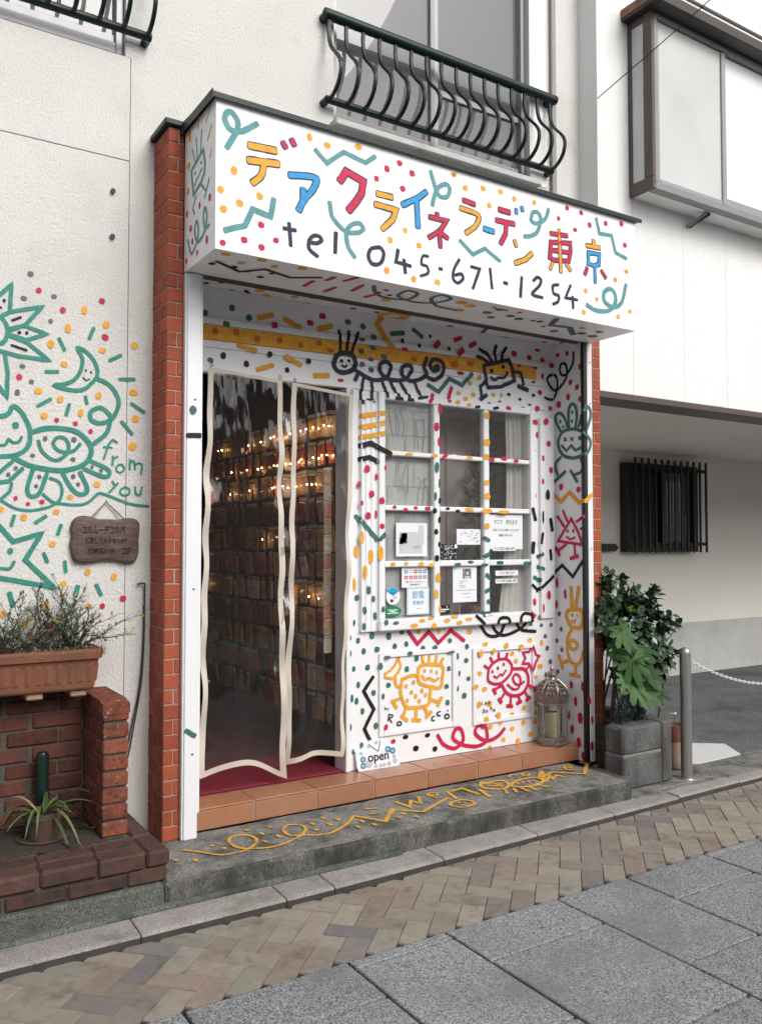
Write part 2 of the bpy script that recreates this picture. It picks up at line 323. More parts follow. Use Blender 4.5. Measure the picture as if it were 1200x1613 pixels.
def rough_block(name,parent,x0,x1,y0,y1,z0,z1,mat,b=.012,amp=.005,step=.06,org=None):
    bm=bmesh.new()
    me=MB().box(x0,x1,y0,y1,z0,z1,mat,b).mesh(name); bm.from_mesh(me)
    for _ in range(4):
        es=[e for e in bm.edges if e.calc_length()>step*1.6]
        if not es: break
        bmesh.ops.subdivide_edges(bm,edges=es,cuts=1,use_grid_fill=True)
    bmesh.ops.triangulate(bm,faces=[f for f in bm.faces if len(f.verts)>4])
    for v in bm.verts:
        p=v.co*9; v.co+=Vector((noise.noise(p),noise.noise(p+Vector((7,1,3))),noise.noise(p+Vector((2,9,5)))))*amp
    o=Vector(org) if org is not None else (wl(parent) if parent else Vector((0,0,0)))
    for v in bm.verts: v.co-=o
    bm.to_mesh(me); bm.free()
    me.polygons.foreach_set('use_smooth',[True]*len(me.polygons))
    try: me.set_sharp_from_angle(angle=rad(35))
    except Exception: pass
    ob=bpy.data.objects.new(name,me); COL.objects.link(ob)
    if parent: ob.parent=parent; ob.location=o-wl(parent)
    else: ob.location=o
    return ob
def text(name,body,size,mat,parent,loc,align='CENTER',bold=0.0,width=None,rotx=90):
    cu=bpy.data.curves.new(name,'FONT'); cu.body=body; cu.size=size; cu.align_x=align; cu.align_y='CENTER'; cu.offset=bold
    cu.resolution_u=3; cu.extrude=0.0004
    o=bpy.data.objects.new(name,cu); COL.objects.link(o); dg=bpy.context.evaluated_depsgraph_get()
    me=bpy.data.meshes.new_from_object(o.evaluated_get(dg)); COL.objects.unlink(o); bpy.data.objects.remove(o)
    me.name=name; me.materials.clear(); me.materials.append(G[mat])
    if width and len(me.vertices):
        xs=[v.co.x for v in me.vertices]; f=width/max(1e-6,max(xs)-min(xs))
        for v in me.vertices: v.co.x*=f
    me.transform(Matrix.Rotation(rad(rotx),4,'X'))
    ob=bpy.data.objects.new(name,me); COL.objects.link(ob); ob.parent=parent; ob.location=Vector(loc)-wl(parent); return ob

# doodles as (surface, kind, strokes): colour, width in mm (0 = dot), then plane coordinates in mm
PAINT = [
('SF','letter:00','Ky,30,161 3428 292 3435;Kr,22,330 3485 345 3464;Kr,23,376 3510 390 3487;Ky,30,157 3358 307 3376;Ky,28,234 3360 231 3332 228 3319 222 3306 215 3293 206 3282 180 3257'),
('SF','letter:01','Kb,27,366 3338 437 3351 473 3356 495 3357 506 3355 509 3353 512 3348 511 3342 506 3327 498 3311 491 3299 464 3264 439 3230;Kb,27,438 3286 438 3229 415 3180'),
('SF','letter:02','Kr,33,638 3373 674 3428 771 3402 762 3341 734 3295 688 3238'),
('SF','letter:03','Ky,27,854 3358 941 3359;Ky,27,842 3302 965 3298 946 3246 885 3186'),
('SF','letter:04','Kb,26,1006 3334 1106 3394 1155 3435;Kb,26,1093 3381 1102 3239'),
('SF','letter:05','Kr,20,1224 3337 1228 3310;Kr,21,1175 3308 1224 3307 1288 3311 1245 3250 1172 3198;Kr,20,1241 3233 1245 3161;Kr,21,1250 3237 1293 3218'),
('SF','letter:06','Kr,23,1398 3446 1475 3439;Ky,23,1379 3398 1457 3395 1482 3392 1499 3386 1504 3381 1506 3374 1505 3367 1499 3350 1488 3333 1478 3319 1457 3300 1417 3270'),
('SF','letter:07','Kb,26,1542 3320 1607 3316'),
('SF','letter:08','Kr,25,1648 3449 1724 3447;Kb,18,1773 3476 1773 3453;Kb,19,1816 3497 1819 3477;Kr,24,1627 3384 1756 3388;Kr,23,1698 3381 1694 3323 1658 3260'),
('SF','letter:09','Ky,18,1758 3295 1773 3266;Ky,24,1763 3169 1838 3203 1887 3246'),
('SF','letter:10','Kr,21,2033 3391 2164 3403;Kr,21,2033 3341 2026 3249 2054 3240 2174 3254 2191 3315 2187 3362 2033 3341;Kr,20,2032 3294 2186 3307;Ky,19,2100 3425 2112 3179;Ky,18,2047 3222 2027 3183;Ky,18,2156 3232 2188 3202'),
('SF','letter:11','Ky,20,2380 3418 2383 3390;Ky,22,2322 3375 2434 3382;Kb,19,2338 3335 2334 3269 2381 3265 2424 3279 2430 3342 2338 3335;Kb,17,2390 3267 2392 3165;Kr,19,2326 3241 2307 3199;Kr,19,2446 3245 2483 3209'),
('SF','letter:12','n,20,364 3108 374 3002;n,20,336 3078 399 3080'),
('SF','letter:13','n,20,472 3038 496 3038 510 3040 519 3044 527 3049 534 3055 538 3060 537 3065 533 3070 527 3075 521 3077 514 3078 506 3077 498 3075 491 3071 480 3062 472 3049 469 3042 467 3023 469 3010 472 3004 476 3000 486 2993 516 2978'),
('SF','letter:14','n,23,616 3112 612 3014'),
('SF','letter:15','n,21,852 3085 828 3077 820 3073 814 3068 809 3062 806 3054 802 3038 803 3024 806 3016 814 3004 818 3000 826 2997 834 2996 843 2996 852 2998 860 3001 868 3006 875 3012 881 3020 887 3033 892 3056 892 3062 890 3070 881 3081 875 3085 869 3087 861 3087 852 3085'),
('SF','letter:16','n,20,978 3097 966 3033 1056 3026;n,21,1014 3052 1023 2985'),
('SF','letter:17','n,16,1167 3097 1140 3097 1133 3094 1127 3081 1123 3063 1124 3050 1131 3046 1152 3046 1160 3043 1166 3031 1168 3023 1167 3015 1164 3008 1159 3004 1152 3000 1118 2986'),
('SF','letter:18','n,18,1237 3046 1255 3045'),
('SF','letter:19','n,18,1370 3118 1344 3079 1333 3057 1327 3033 1327 3013 1329 3008 1334 3000 1342 2994 1351 2991 1360 2990 1369 2994 1379 3001 1388 3009 1394 3016 1395 3024 1393 3032 1389 3038 1383 3042 1376 3041 1368 3039 1340 3028'),
('SF','letter:20','n,19,1449 3094 1508 3091 1462 2977'),
('SF','letter:21','n,19,1581 3106 1595 2999'),
('SF','letter:22','n,21,1680 3045 1703 3044'),
('SF','letter:23','n,21,1810 3097 1800 2984'),
('SF','letter:24','n,20,1897 3092 1921 3114 1928 3117 1939 3117 1950 3113 1956 3106 1956 3099 1950 3082 1943 3071 1894 3025 1890 3019 1889 3014 1893 3011 1909 3007 1967 3006'),
('SF','letter:25','n,19,2092 3102 2057 3094 2049 3089 2047 3083 2045 3075 2047 3058 2052 3045 2061 3041 2085 3040 2093 3037 2095 3030 2095 3020 2091 3009 2086 3001 2079 2995 2048 2981'),
('SF','letter:26','n,19,2189 3114 2147 3034 2242 3036;n,20,2204 3049 2208 2982'),
('SF','squiggle','t,25,52 3389 81 3441 93 3464 103 3491 106 3508 105 3518 101 3530 93 3541 81 3553 77 3556 70 3557 61 3556 54 3553 48 3548 43 3537 41 3524 41 3517 44 3506 53 3491 61 3482 71 3477 82 3475 102 3476 117 3480 130 3486 152 3501 199 3539;t,22,503 3494 566 3443 659 3523 786 3499 840 3545;t,25,45 3010 142 3051 179 3135 269 3119 285 3205;t,21,581 3256 589 3208 592 3196 598 3185 609 3172 623 3158 645 3143 661 3134 673 3130 690 3128 706 3129 734 3136 745 3139 754 3144 762 3150 768 3156 771 3161 771 3167 769 3173 758 3183 752 3185 745 3186 737 3185 719 3179 700 3166 689 3155 680 3142 677 3134 675 3123 675 3103 678 3082 683 3063 692 3046 723 3011;t,22,1183 3552 1198 3511 1218 3460 1228 3443 1235 3436 1243 3432 1252 3430 1262 3431 1272 3432 1288 3439 1294 3444 1303 3461 1306 3470 1308 3485 1306 3491 1302 3497 1296 3502 1289 3505 1282 3506 1275 3504 1258 3497 1242 3485 1235 3479 1222 3460 1209 3430 1202 3409 1193 3373;t,20,1374 3222 1463 3162 1547 3211 1653 3160;t,21,2406 3557 2432 3470 2536 3478 2570 3379 2666 3360;t,22,2018 3528 2003 3486 1994 3471 1986 3463 1969 3449 1949 3437 1931 3429 1920 3426 1909 3425 1899 3426 1891 3429 1885 3433 1883 3439 1884 3455 1890 3472 1893 3479 1901 3485 1911 3491 1922 3493 1932 3493 1943 3486 1953 3474 1957 3466 1957 3450 1953 3434 1943 3405 1935 3389 1923 3372 1904 3358 1874 3343 1831 3333;t,24,2319 3019 2374 3001 2395 2998 2417 2997 2453 3000 2477 3003 2498 3009 2520 3021 2540 3036 2548 3045 2560 3062 2566 3080 2567 3099 2564 3117 2554 3132 2545 3139 2535 3144 2524 3147 2514 3147 2503 3144 2492 3137 2480 3129 2471 3120 2465 3111 2461 3094 2461 3085 2467 3068 2473 3061 2487 3051 2508 3043 2530 3038 2551 3038 2572 3044 2583 3049 2604 3064 2614 3073 2626 3090 2639 3122 2659 3196'),
('SF','dots','y,0,87 3293 18 20;y,0,23 3191 17 18;y,0,37 3105 19 18;y,0,115 3149 18 17;y,0,214 3202 16 17;y,0,471 3546 15 20;y,0,567 3532 20 16;y,0,742 3569 21 16;y,0,1022 3206 14 15;y,0,930 3138 16 16;y,0,909 2978 17 18;y,0,1074 2963 15 18;r,0,35 2951 15 15;r,0,138 2984 16 15;r,0,222 3071 16 15;r,0,225 2966 17 16;r,0,297 3013 15 14;r,0,849 3434 14 15;r,0,912 3499 16 17;r,0,988 3546 17 15;r,0,1066 3513 16 17;r,0,1007 3419 17 15;y,0,1335 3570 19 14;y,0,1412 3514 18 16;y,0,1535 3541 18 14;y,0,1659 3551 19 15;y,0,1578 3456 16 17;y,0,1758 3532 15 16;y,0,1908 3544 15 15;y,0,1108 3144 17 15;y,0,1075 2962 16 17;y,0,1225 2972 18 15;y,0,2312 3101 15 14;y,0,2404 3067 14 12;y,0,2564 3211 16 15;y,0,2664 3278 18 13;y,0,2294 2971 17 14;y,0,2588 2986 16 16;y,0,2693 3035 16 13;r,0,1068 3512 16 14;r,0,2166 3568 15 14;r,0,2280 3564 17 15;r,0,2096 3492 13 13;r,0,2230 3452 16 12;r,0,2349 3505 17 16;r,0,2486 3543 16 16;r,0,2624 3568 18 18;r,0,2653 3441 18 15;k,0,1335 3569 7 4'),
('SL','figure','t,16,-69 3387 -224 3430 -246 3358 -238 3311 -196 3285 -99 3258 -77 3345 -69 3387;t,10,-75 3492 -119 3407;t,10,-129 3524 -147 3418;t,10,-202 3532 -187 3425;t,10,-187 3285 -252 3227;t,10,-301 3265 -249 3195;t,10,-133 3241 -91 3194 -119 3159;t,10,-111 3300 -142 3318 -169 3327 -208 3347;t,0,-120 3355 11 8;t,0,-197 3377 10 8'),
('SL','squiggle','t,14,-25 3063 -56 3006 -72 2985 -78 2982 -85 2981 -92 2982 -108 2988 -131 3003 -149 3019 -158 3029 -166 3046 -169 3064 -168 3078 -161 3098 -151 3114 -147 3118 -140 3119 -132 3114 -121 3098 -121 3071 -131 3043 -142 3029 -157 3017 -176 3012 -191 3013 -218 3021 -243 3033 -254 3042 -265 3058 -274 3081 -276 3098 -273 3115 -264 3132 -254 3144 -250 3147 -246 3146 -237 3137 -231 3113 -236 3085 -244 3063 -252 3053 -268 3047 -306 3048'),
('SL','dots','y,9,-299 3592 -259 3541;y,9,-158 3622 -155 3556;y,9,-326 3500 -277 3452;y,8,-325 3386 -304 3357;y,21,-27 3594 -46 3546;y,0,-31 3424 19 17;y,0,-23 3303 19 16;r,0,-311 3174 15 17;r,0,-181 3180 12 18;r,0,-12 3195 11 17;r,0,-66 3107 15 17;r,0,-90 3037 13 16;r,0,-277 2989 15 20;r,0,-154 2966 12 15;r,0,-9 2966 11 14'),
('SB','squiggle','k,21,70 -218 220 -133 311 -234 467 -182 598 -266;s,34,2126 -327 2196 -202 2335 -222 2479 -109;s,21,886 -294 927 -233 942 -213 968 -189 999 -166 1021 -155 1044 -148 1070 -147 1109 -153 1139 -164 1161 -181 1169 -196 1172 -208 1172 -237 1163 -280 1154 -300 1147 -307 1127 -316 1093 -318 1080 -311 1076 -303 1073 -279 1076 -248 1079 -233 1085 -219 1093 -208 1116 -192 1160 -174 1206 -164 1242 -163 1279 -175 1317 -198 1341 -228 1357 -266 1362 -295 1359 -317 1353 -326 1342 -335 1328 -341 1299 -350 1286 -351 1272 -344 1261 -316 1261 -291 1264 -278 1268 -267 1277 -253 1289 -238 1304 -222 1321 -206 1357 -178 1375 -168 1392 -162 1429 -158 1516 -158'),
('SB','dots','r,22,589 -97 589 -200;r,22,639 -238 650 -305;r,22,721 -277 749 -368;r,23,725 -70 736 -163;r,24,954 -97 975 -170;r,0,837 -213 16 73;r,0,1667 -313 18 14;r,0,1749 -306 24 14;r,0,1853 -313 18 15;r,0,2036 -223 21 16;r,0,2183 -155 17 17;y,0,68 -330 25 19;y,0,176 -256 18 20;y,0,242 -345 24 20;y,0,329 -294 18 21;y,0,455 -338 25 21;y,0,1077 -114 30 26;y,0,1452 -290 38 27;y,0,1530 -267 33 28;y,0,1537 -163 28 29;y,0,2410 -250 21 17;k,0,65 -174 18 20;k,0,172 -182 17 21;k,0,253 -160 15 16;k,0,339 -113 19 17;k,0,362 -192 14 11;k,0,973 -207 15 12;k,0,981 -262 15 12;k,0,1044 -199 15 13;s,0,1698 -214 32 22;s,0,1719 -296 28 22;s,0,1857 -227 30 23;s,0,1782 -144 28 23;s,0,1940 -208 29 24;s,0,2087 -228 25 24;s,0,2315 -109 30 27;s,0,2505 -158 35 27;s,0,2614 -142 35 28;s,0,2571 -241 30 18;s,0,2273 -212 25 17'),
('CE','squiggle','k,22,418 249 538 396 644 305 787 395 929 322;s,29,2020 191 2089 328 2281 293 2417 379 2493 308 2592 364;y,51,1395 438 1334 374 1316 353 1304 334 1295 315 1290 297 1288 264 1295 242 1309 222 1328 204 1349 195 1372 194 1409 206 1427 218 1436 233 1441 252 1441 271 1432 291 1413 301 1356 319'),
('CE','dots','k,0,194 242 15 17;k,0,257 181 18 22;k,0,368 170 19 15;k,0,276 316 17 15;k,0,341 436 19 20;k,0,357 292 16 14;k,0,436 373 17 16;y,0,484 207 28 35;y,0,553 282 27 20;y,0,694 216 23 22;y,0,809 294 24 17;y,0,789 180 17 16;r,0,602 420 17 17;r,0,675 364 17 15;r,0,753 442 22 20;r,0,866 406 16 16;s,0,1082 242 21 19;s,0,1091 372 17 16;s,0,1175 305 19 16;s,0,1220 380 19 16;s,0,1236 234 19 15;s,0,1293 324 19 16;r,0,867 410 17 15;r,0,1005 326 15 15;r,0,1789 258 29 16;r,0,1864 357 30 16;r,0,2007 314 29 17;r,0,2575 254 18 18;r,0,2695 192 30 28;r,0,2705 320 19 22;r,0,2238 378 21 15;r,0,2346 396 21 18;r,0,2149 400 21 15;y,0,2264 344 28 18;y,0,2549 412 29 19'),
('FA','dots','g,0,208 2813 16 17;g,0,358 2863 17 18;g,0,322 2768 20 15;g,0,456 2824 19 18;g,0,239 2568 18 13;r,0,605 2802 20 18;r,0,828 2847 21 16;r,0,906 2899 21 17;r,0,1027 2543 21 10;y,26,512 2829 595 2862;y,27,667 2849 759 2811;y,28,880 2821 966 2850;y,26,391 2663 494 2647;y,27,674 2637 769 2601;y,26,507 2546 597 2581;y,28,855 2551 945 2561;k,0,311 2600 15 18;k,0,443 2571 16 17;k,0,576 2638 15 16;k,0,815 2628 15 16;k,0,685 2565 14 15;s,0,1074 2888 22 17;s,0,1174 2877 20 17;s,0,1244 2819 20 17;s,0,1163 2795 22 11;s,0,1224 2687 20 12;s,0,1166 2651 18 14;s,0,1233 2627 19 16;g,0,1243 2756 21 15;g,0,1161 2726 18 16;g,0,1316 2715 19 16;o,0,262 2721 18 19;o,0,381 2734 19 19;o,0,502 2713 18 19;o,0,635 2722 19 18;o,0,764 2712 18 16;o,0,881 2739 20 16;o,0,953 2705 21 12;g,27,1373 2859 1462 2876;g,24,1531 2908 1600 2870;s,0,1073 2888 22 15;s,0,1176 2876 21 17;s,0,1166 2795 20 12;s,0,1244 2821 21 15;s,0,1224 2683 18 10;s,0,1165 2650 19 14;s,0,1232 2626 18 15;g,0,1240 2756 23 14;g,0,1160 2727 21 14;g,0,1315 2714 20 15;k,0,1454 2828 12 14;k,0,1571 2811 12 14;k,0,1659 2883 12 12;k,0,1797 2820 11 13;r,0,1464 2775 24 12;r,32,1691 2821 1727 2851;o,0,1536 2723 21 16;o,0,1838 2727 32 19;r,22,1637 2469 1678 2523;r,23,1785 2486 1824 2580;r,26,1849 2884 1898 2905;r,26,1971 2859 2014 2886;r,32,1872 2797 1911 2828;r,0,2340 2857 24 18;r,0,2473 2847 21 17;r,0,2547 2906 23 10;r,0,2582 2839 19 16;r,0,2662 2812 22 18;r,0,2376 2780 19 9;r,0,2515 2780 21 9;r,0,2590 2735 12 18;r,0,2566 2621 23 17;r,0,1887 2676 29 13;o,0,1841 2723 30 16;o,0,1967 2746 29 15;o,0,2500 2684 19 10;k,0,1798 2820 10 13;k,0,2292 2581 15 11;k,0,2388 2558 15 11;k,0,2508 2596 15 11;k,0,2214 2528 14 6;k,0,2472 2530 13 6;k,0,2122 2509 14 4;y,0,2042 2666 16 16;y,0,1971 2623 17 14;y,0,1878 2550 17 13;y,0,1995 2551 17 15;y,0,1930 2518 19 13;y,0,2160 2566 16 13;y,0,2229 2568 14 14;y,0,1851 2486 18 13;y,0,1941 2478 20 11;r,0,2265 2486 22 13;r,0,2407 2500 20 11;r,0,2536 2510 21 16;r,0,2654 2520 20 16;k,17,1994 2468 2024 2474;k,17,2141 2473 2178 2481;r,0,2473 2846 20 17;r,0,2582 2838 19 15;r,0,2662 2812 21 17;r,0,2545 2906 24 10;r,0,2592 2733 12 21;r,0,2517 2780 20 9;r,0,2567 2620 21 16;r,0,2497 2410 23 20;r,0,2543 2333 18 22;r,0,2500 2224 24 19;r,0,2500 2081 23 18;r,0,2603 2425 22 24;r,0,2621 2276 20 21;r,0,2571 2176 11 20;r,0,2641 2100 18 21;r,0,2568 2020 10 20;r,0,2451 2155 16 15;k,0,2507 2596 15 11;k,0,2474 2529 15 7;r,0,2505 1927 22 23;r,0,2614 1262 17 33;r,0,2480 1220 15 26;r,0,2565 1177 8 28;r,22,2429 1155 2459 1132;k,0,2612 1930 18 37;k,0,2567 1783 8 42;k,0,2565 1742 5 3;k,25,2472 1836 2492 1761;k,25,2634 1769 2650 1694;k,20,2564 1673 2551 1607;k,21,2631 1562 2636 1499;k,29,2475 1610 2466 1547;g,23,2532 1519 2565 1537;g,23,2532 1453 2575 1433;g,26,2477 1382 2544 1362;g,26,2401 1473 2448 1473;s,0,2544 1118 13 13;s,0,2472 1073 16 12;s,0,2564 1063 13 13;s,0,2651 1060 13 15;s,0,2599 988 14 14;s,0,2616 907 17 16;s,0,2642 816 17 18;s,0,2604 730 15 16;y,0,2461 967 17 16;y,0,2566 945 14 19;y,0,2552 790 24 16;y,0,2500 727 17 14;y,0,2403 534 16 15;y,0,2401 439 16 16;y,0,2462 356 18 16;y,0,2504 435 15 18;y,0,2497 556 17 17;y,0,1503 1117 21 8;y,0,1648 1110 15 13;y,0,1568 1075 16 15;y,0,1718 1067 13 16;g,0,1088 1065 12 19;g,0,1144 1045 13 17;g,0,1239 1067 16 18;g,0,1355 1055 17 18;g,0,1446 1079 16 14;g,0,1182 983 15 18;g,0,1273 987 18 17;g,0,1397 998 17 17;g,0,1480 1006 14 16;g,0,1090 975 12 19;g,0,1209 888 17 18;g,0,1290 890 15 22;g,0,1497 950 19 14;g,0,1601 971 18 18;g,0,1684 969 18 19;g,0,1553 914 17 18;g,0,1483 856 16 18;g,0,1352 773 17 16;g,0,1146 793 12 19;g,0,1249 738 16 17;g,0,1307 713 11 19;g,0,1105 719 9 22;g,0,1135 702 12 20;g,0,1174 640 13 19;g,0,1265 545 16 20;g,0,1091 556 12 22;g,0,1115 886 11 16;g,0,1168 444 12 20;g,0,1112 416 8 16;g,0,1169 1125 11 17;s,0,1338 938 22 10;k,0,1474 457 21 14;k,0,1633 448 20 14;k,0,1548 380 20 17;k,0,1688 359 19 17;r,0,1328 532 14 18;r,0,1386 441 17 14;y,0,1958 1053 20 16;y,0,2084 964 21 14;y,0,2247 947 20 17;y,0,2375 931 20 19;y,0,2461 967 19 16;y,0,2565 946 15 17;y,0,2040 913 16 21;y,0,2145 921 15 16;y,0,2309 892 17 16;y,0,2339 842 15 16;y,0,2038 785 17 16;y,0,2075 684 19 15;y,0,1996 706 22 17;y,0,2026 597 17 18;y,0,2117 588 19 18;y,0,2551 792 23 17;y,0,2499 728 16 12;y,0,2405 532 18 17;y,0,2304 499 17 17;y,0,2181 509 17 21;y,0,2080 497 21 16;y,0,2123 442 19 16;y,0,2206 458 17 16;y,0,2398 436 17 17;y,0,2303 409 17 16;y,0,2230 349 17 15;y,0,2354 322 17 20;y,0,2460 356 19 18;y,0,2117 318 18 9;y,0,2501 557 16 18;y,0,2501 495 20 15;s,0,1806 937 28 8;s,0,2474 1074 14 11;s,0,2566 1062 13 13;s,0,2652 1060 13 15;s,0,2599 987 13 14;s,0,2617 906 16 14;s,0,2641 815 15 15;s,0,2603 730 13 15;g,0,1803 1006 15 15;g,0,1937 961 16 17;g,0,1863 906 11 21;g,0,1930 875 18 16;g,0,1795 836 15 15;g,0,1877 799 9 19;g,0,1949 761 16 16;g,0,1777 728 17 15;g,0,1856 709 8 19;g,0,1915 658 18 19;g,0,1784 629 17 18;r,0,1190 2038 19 23;r,0,1253 1995 12 17;r,0,1142 1947 10 19;r,0,1153 1837 11 16;r,0,1219 1893 19 21;r,0,1289 1855 19 21;r,0,1196 1765 18 21;r,0,1250 1776 9 23;r,0,1291 1706 17 17;r,0,1313 2051 7 17;y,0,1154 1639 14 37;y,0,1129 1557 16 39;y,0,1214 1530 18 39;y,0,1280 1549 20 43;y,0,1175 1440 15 39;y,0,1269 1401 16 40;y,0,1119 1367 11 39;g,0,1199 1335 14 24;g,0,1135 1292 15 20;g,0,1269 1302 16 24;g,0,1232 1283 12 21;g,0,1173 1221 14 22;g,0,1243 1186 12 23;g,0,1298 1221 13 19;g,0,1300 1146 13 17;g,0,1169 1129 12 19;g,0,1118 1150 8 20;g,0,1238 1071 18 21;g,0,1354 1061 18 19;r,0,1715 2435 13 35;r,0,1689 2321 19 28;r,0,1710 2230 13 28;g,0,1691 2070 17 37;g,0,1679 1892 11 28;g,0,1711 1976 8 30;k,0,1711 1867 9 18;k,0,1674 1805 16 18;k,0,1710 1750 11 20;k,0,1684 1677 17 18;k,0,1708 1599 10 17;k,0,1689 1516 17 20;y,0,1698 1396 19 29;y,0,1683 1296 17 29;y,0,1711 1205 9 26;y,0,2087 2423 22 21;y,0,2086 2250 25 23;y,0,2081 2158 22 19;y,0,2084 1993 22 17;y,0,2087 1906 22 21;y,0,2083 1811 44 15;y,0,2082 1715 25 19;g,24,2066 1639 2100 1625;g,24,2069 1524 2102 1539;g,24,2077 1407 2106 1387;g,24,2071 1302 2106 1315;g,24,2086 1240 2105 1232;g,24,2030 1159 2097 1165;y,0,1386 2157 21 8;y,0,1489 2141 25 10;y,0,1566 2157 24 10;y,0,1672 2142 23 12;y,0,1841 2157 21 10;y,0,1949 2143 24 10;y,0,2226 1809 46 12;y,0,1944 1819 36 11;r,25,1744 2133 1771 2160;r,0,2124 2141 25 15;r,0,2232 2155 24 14;r,0,2334 2145 22 13;r,0,2451 2154 25 15;r,0,1383 1821 15 11;r,0,1461 1807 18 12;r,0,1535 1820 16 10;r,0,1624 1817 21 13;k,0,1776 1821 15 9;k,0,1853 1807 18 10;y,0,1372 1482 18 14;y,0,1466 1487 15 10;y,0,1575 1481 19 14;y,0,1648 1473 17 13;g,0,1851 1474 26 11;g,0,1954 1489 24 9;g,0,2063 1470 29 11;g,0,2192 1483 30 12;g,0,2425 1477 29 13;y,0,1622 1157 22 9;y,0,1558 1146 22 11;y,0,1500 1120 26 11;y,0,1647 1110 20 16;y,0,1743 1137 23 14;y,0,1837 1119 23 11;y,0,1800 1158 25 11;y,0,1911 1138 26 11;y,0,1958 1055 24 15;g,0,1302 1146 14 15;g,0,1370 1140 20 11'),
('FA','squiggle','y,31,1306 2946 1272 2906 1329 2825 1390 2755;g,23,1640 2579 1724 2544 1805 2635 1907 2604 1980 2683;k,16,2681 2651 2662 2660 2645 2676 2632 2694 2629 2702 2630 2713 2636 2725 2644 2735 2654 2743 2667 2749 2683 2753 2699 2754;k,16,2681 2584 2668 2582 2644 2582 2631 2584 2609 2592;k,20,2462 1334 2520 1290 2678 1400;k,20,1246 831 1182 754 1251 643 1186 537 1226 467;r,22,1495 1079 1560 1002 1645 1071 1714 998 1810 1069 1915 1000;r,22,1708 440 1737 395 1743 388 1758 376 1786 359 1806 350 1826 344 1844 344 1863 350 1881 359 1895 370 1905 383 1907 400 1906 410 1900 430 1888 453 1878 460 1866 463 1854 462 1844 458 1835 447 1826 431 1824 422 1824 414 1827 406 1831 400 1845 388 1863 376 1884 364 1905 355 1924 349 1957 341 2000 335 2021 336 2042 338 2072 345 2086 354 2091 360 2096 374 2097 393 2094 413 2089 431 2083 444 2075 451 2064 456 2052 460 2039 461 2028 460 2020 458 2013 454 2007 448 2002 439 1999 430 1999 421 2002 412 2013 400 2040 380 2062 368 2082 361 2102 358 2123 359 2144 362 2173 371 2197 384 2238 419;k,19,1970 1156 2008 1126 2032 1105 2076 1049 2090 1034 2104 1024 2127 1015 2139 1013 2164 1011 2187 1015 2196 1018 2203 1023 2216 1036 2227 1054 2235 1072 2243 1094 2244 1107 2241 1118 2234 1125 2225 1131 2216 1133 2192 1135 2179 1133 2168 1131 2160 1127 2155 1121 2151 1114 2146 1097 2147 1079 2155 1063 2176 1040 2195 1026 2215 1017 2225 1015 2247 1015 2284 1020 2318 1029 2350 1039 2382 1052 2400 1061 2414 1071 2428 1087 2435 1105 2437 1114 2437 1130 2434 1136 2428 1142 2417 1147 2404 1151 2377 1154 2367 1153 2357 1149 2349 1142 2342 1133 2338 1122 2338 1111 2345 1089 2355 1072 2368 1056 2385 1044 2403 1037 2437 1032 2512 1025;y,26,1155 2345 1315 2375;y,26,1156 2279 1315 2316;y,26,1152 2222 1315 2253;k,29,1152 2171 1216 2189 1283 2160 1357 2134;k,25,1148 2092 1205 2108 1265 2083;g,23,1125 1764 1267 1618 1315 1663'),
('FA','figure:caterpillar','n,26,1050 2703 1024 2697 1007 2690 1000 2685 994 2679 985 2664 980 2647 979 2639 980 2632 985 2616 995 2603 1000 2598 1015 2592 1023 2590 1041 2589 1050 2590 1070 2595 1090 2603 1098 2608 1105 2613 1111 2620 1115 2628 1119 2647 1119 2655 1115 2671 1108 2686 1097 2697 1089 2701 1080 2703 1070 2704 1050 2703;k,0,1026 2653 13 10;k,0,1075 2660 12 10;k,12,1033 2631 1043 2626 1052 2623 1060 2628 1067 2634;k,17,1014 2829 1019 2759 1019 2708;k,18,1080 2834 1066 2765 1062 2717;k,18,1143 2835 1114 2771 1097 2715;n,22,1140 2589 1122 2553;n,23,1125 2612 1176 2587 1211 2575 1229 2570 1248 2568 1267 2569 1287 2572 1314 2580 1332 2587 1346 2599 1356 2613 1364 2638 1365 2656 1363 2663 1358 2669 1343 2681 1334 2684 1326 2685 1317 2683 1299 2674 1292 2667 1287 2661 1286 2654 1286 2646 1292 2628 1308 2609 1329 2593 1338 2588 1355 2583 1373 2581 1393 2581 1432 2584 1453 2589 1472 2596 1488 2608 1502 2626 1515 2651 1516 2663 1513 2672 1506 2679 1497 2681 1484 2681 1472 2678 1460 2674 1449 2667 1442 2657 1442 2650 1445 2633 1449 2624 1455 2616 1469 2606 1487 2597 1497 2593 1516 2591 1525 2591 1546 2595 1566 2601 1597 2615 1616 2626 1623 2633 1627 2638 1628 2645 1625 2652 1608 2674 1606 2683 1609 2699 1628 2743;n,23,1619 2641 1644 2624 1654 2620 1675 2615 1686 2615 1698 2617 1717 2627 1727 2633 1736 2642 1743 2651 1753 2678 1757 2707 1756 2714 1752 2722 1744 2729 1735 2734 1716 2740 1695 2741 1675 2736 1667 2732 1660 2724 1655 2715 1652 2704 1652 2695 1656 2687 1663 2679 1672 2672 1680 2668 1692 2669 1705 2674 1714 2680 1715 2693 1709 2703 1700 2700 1689 2692;n,18,1180 2570 1160 2489 1160 2421;n,18,1236 2562 1236 2434;n,18,1309 2569 1326 2519 1330 2471;n,18,1363 2579 1388 2532 1413 2478;n,19,1434 2579 1472 2526 1489 2478;n,19,1540 2590 1585 2494;k,18,1204 2445 1247 2446;k,19,1390 2469 1436 2469;k,19,1478 2469 1514 2469;n,17,1553 2484 1618 2498;k,18,1162 2448 1160 2419;k,18,1323 2505 1332 2471'),
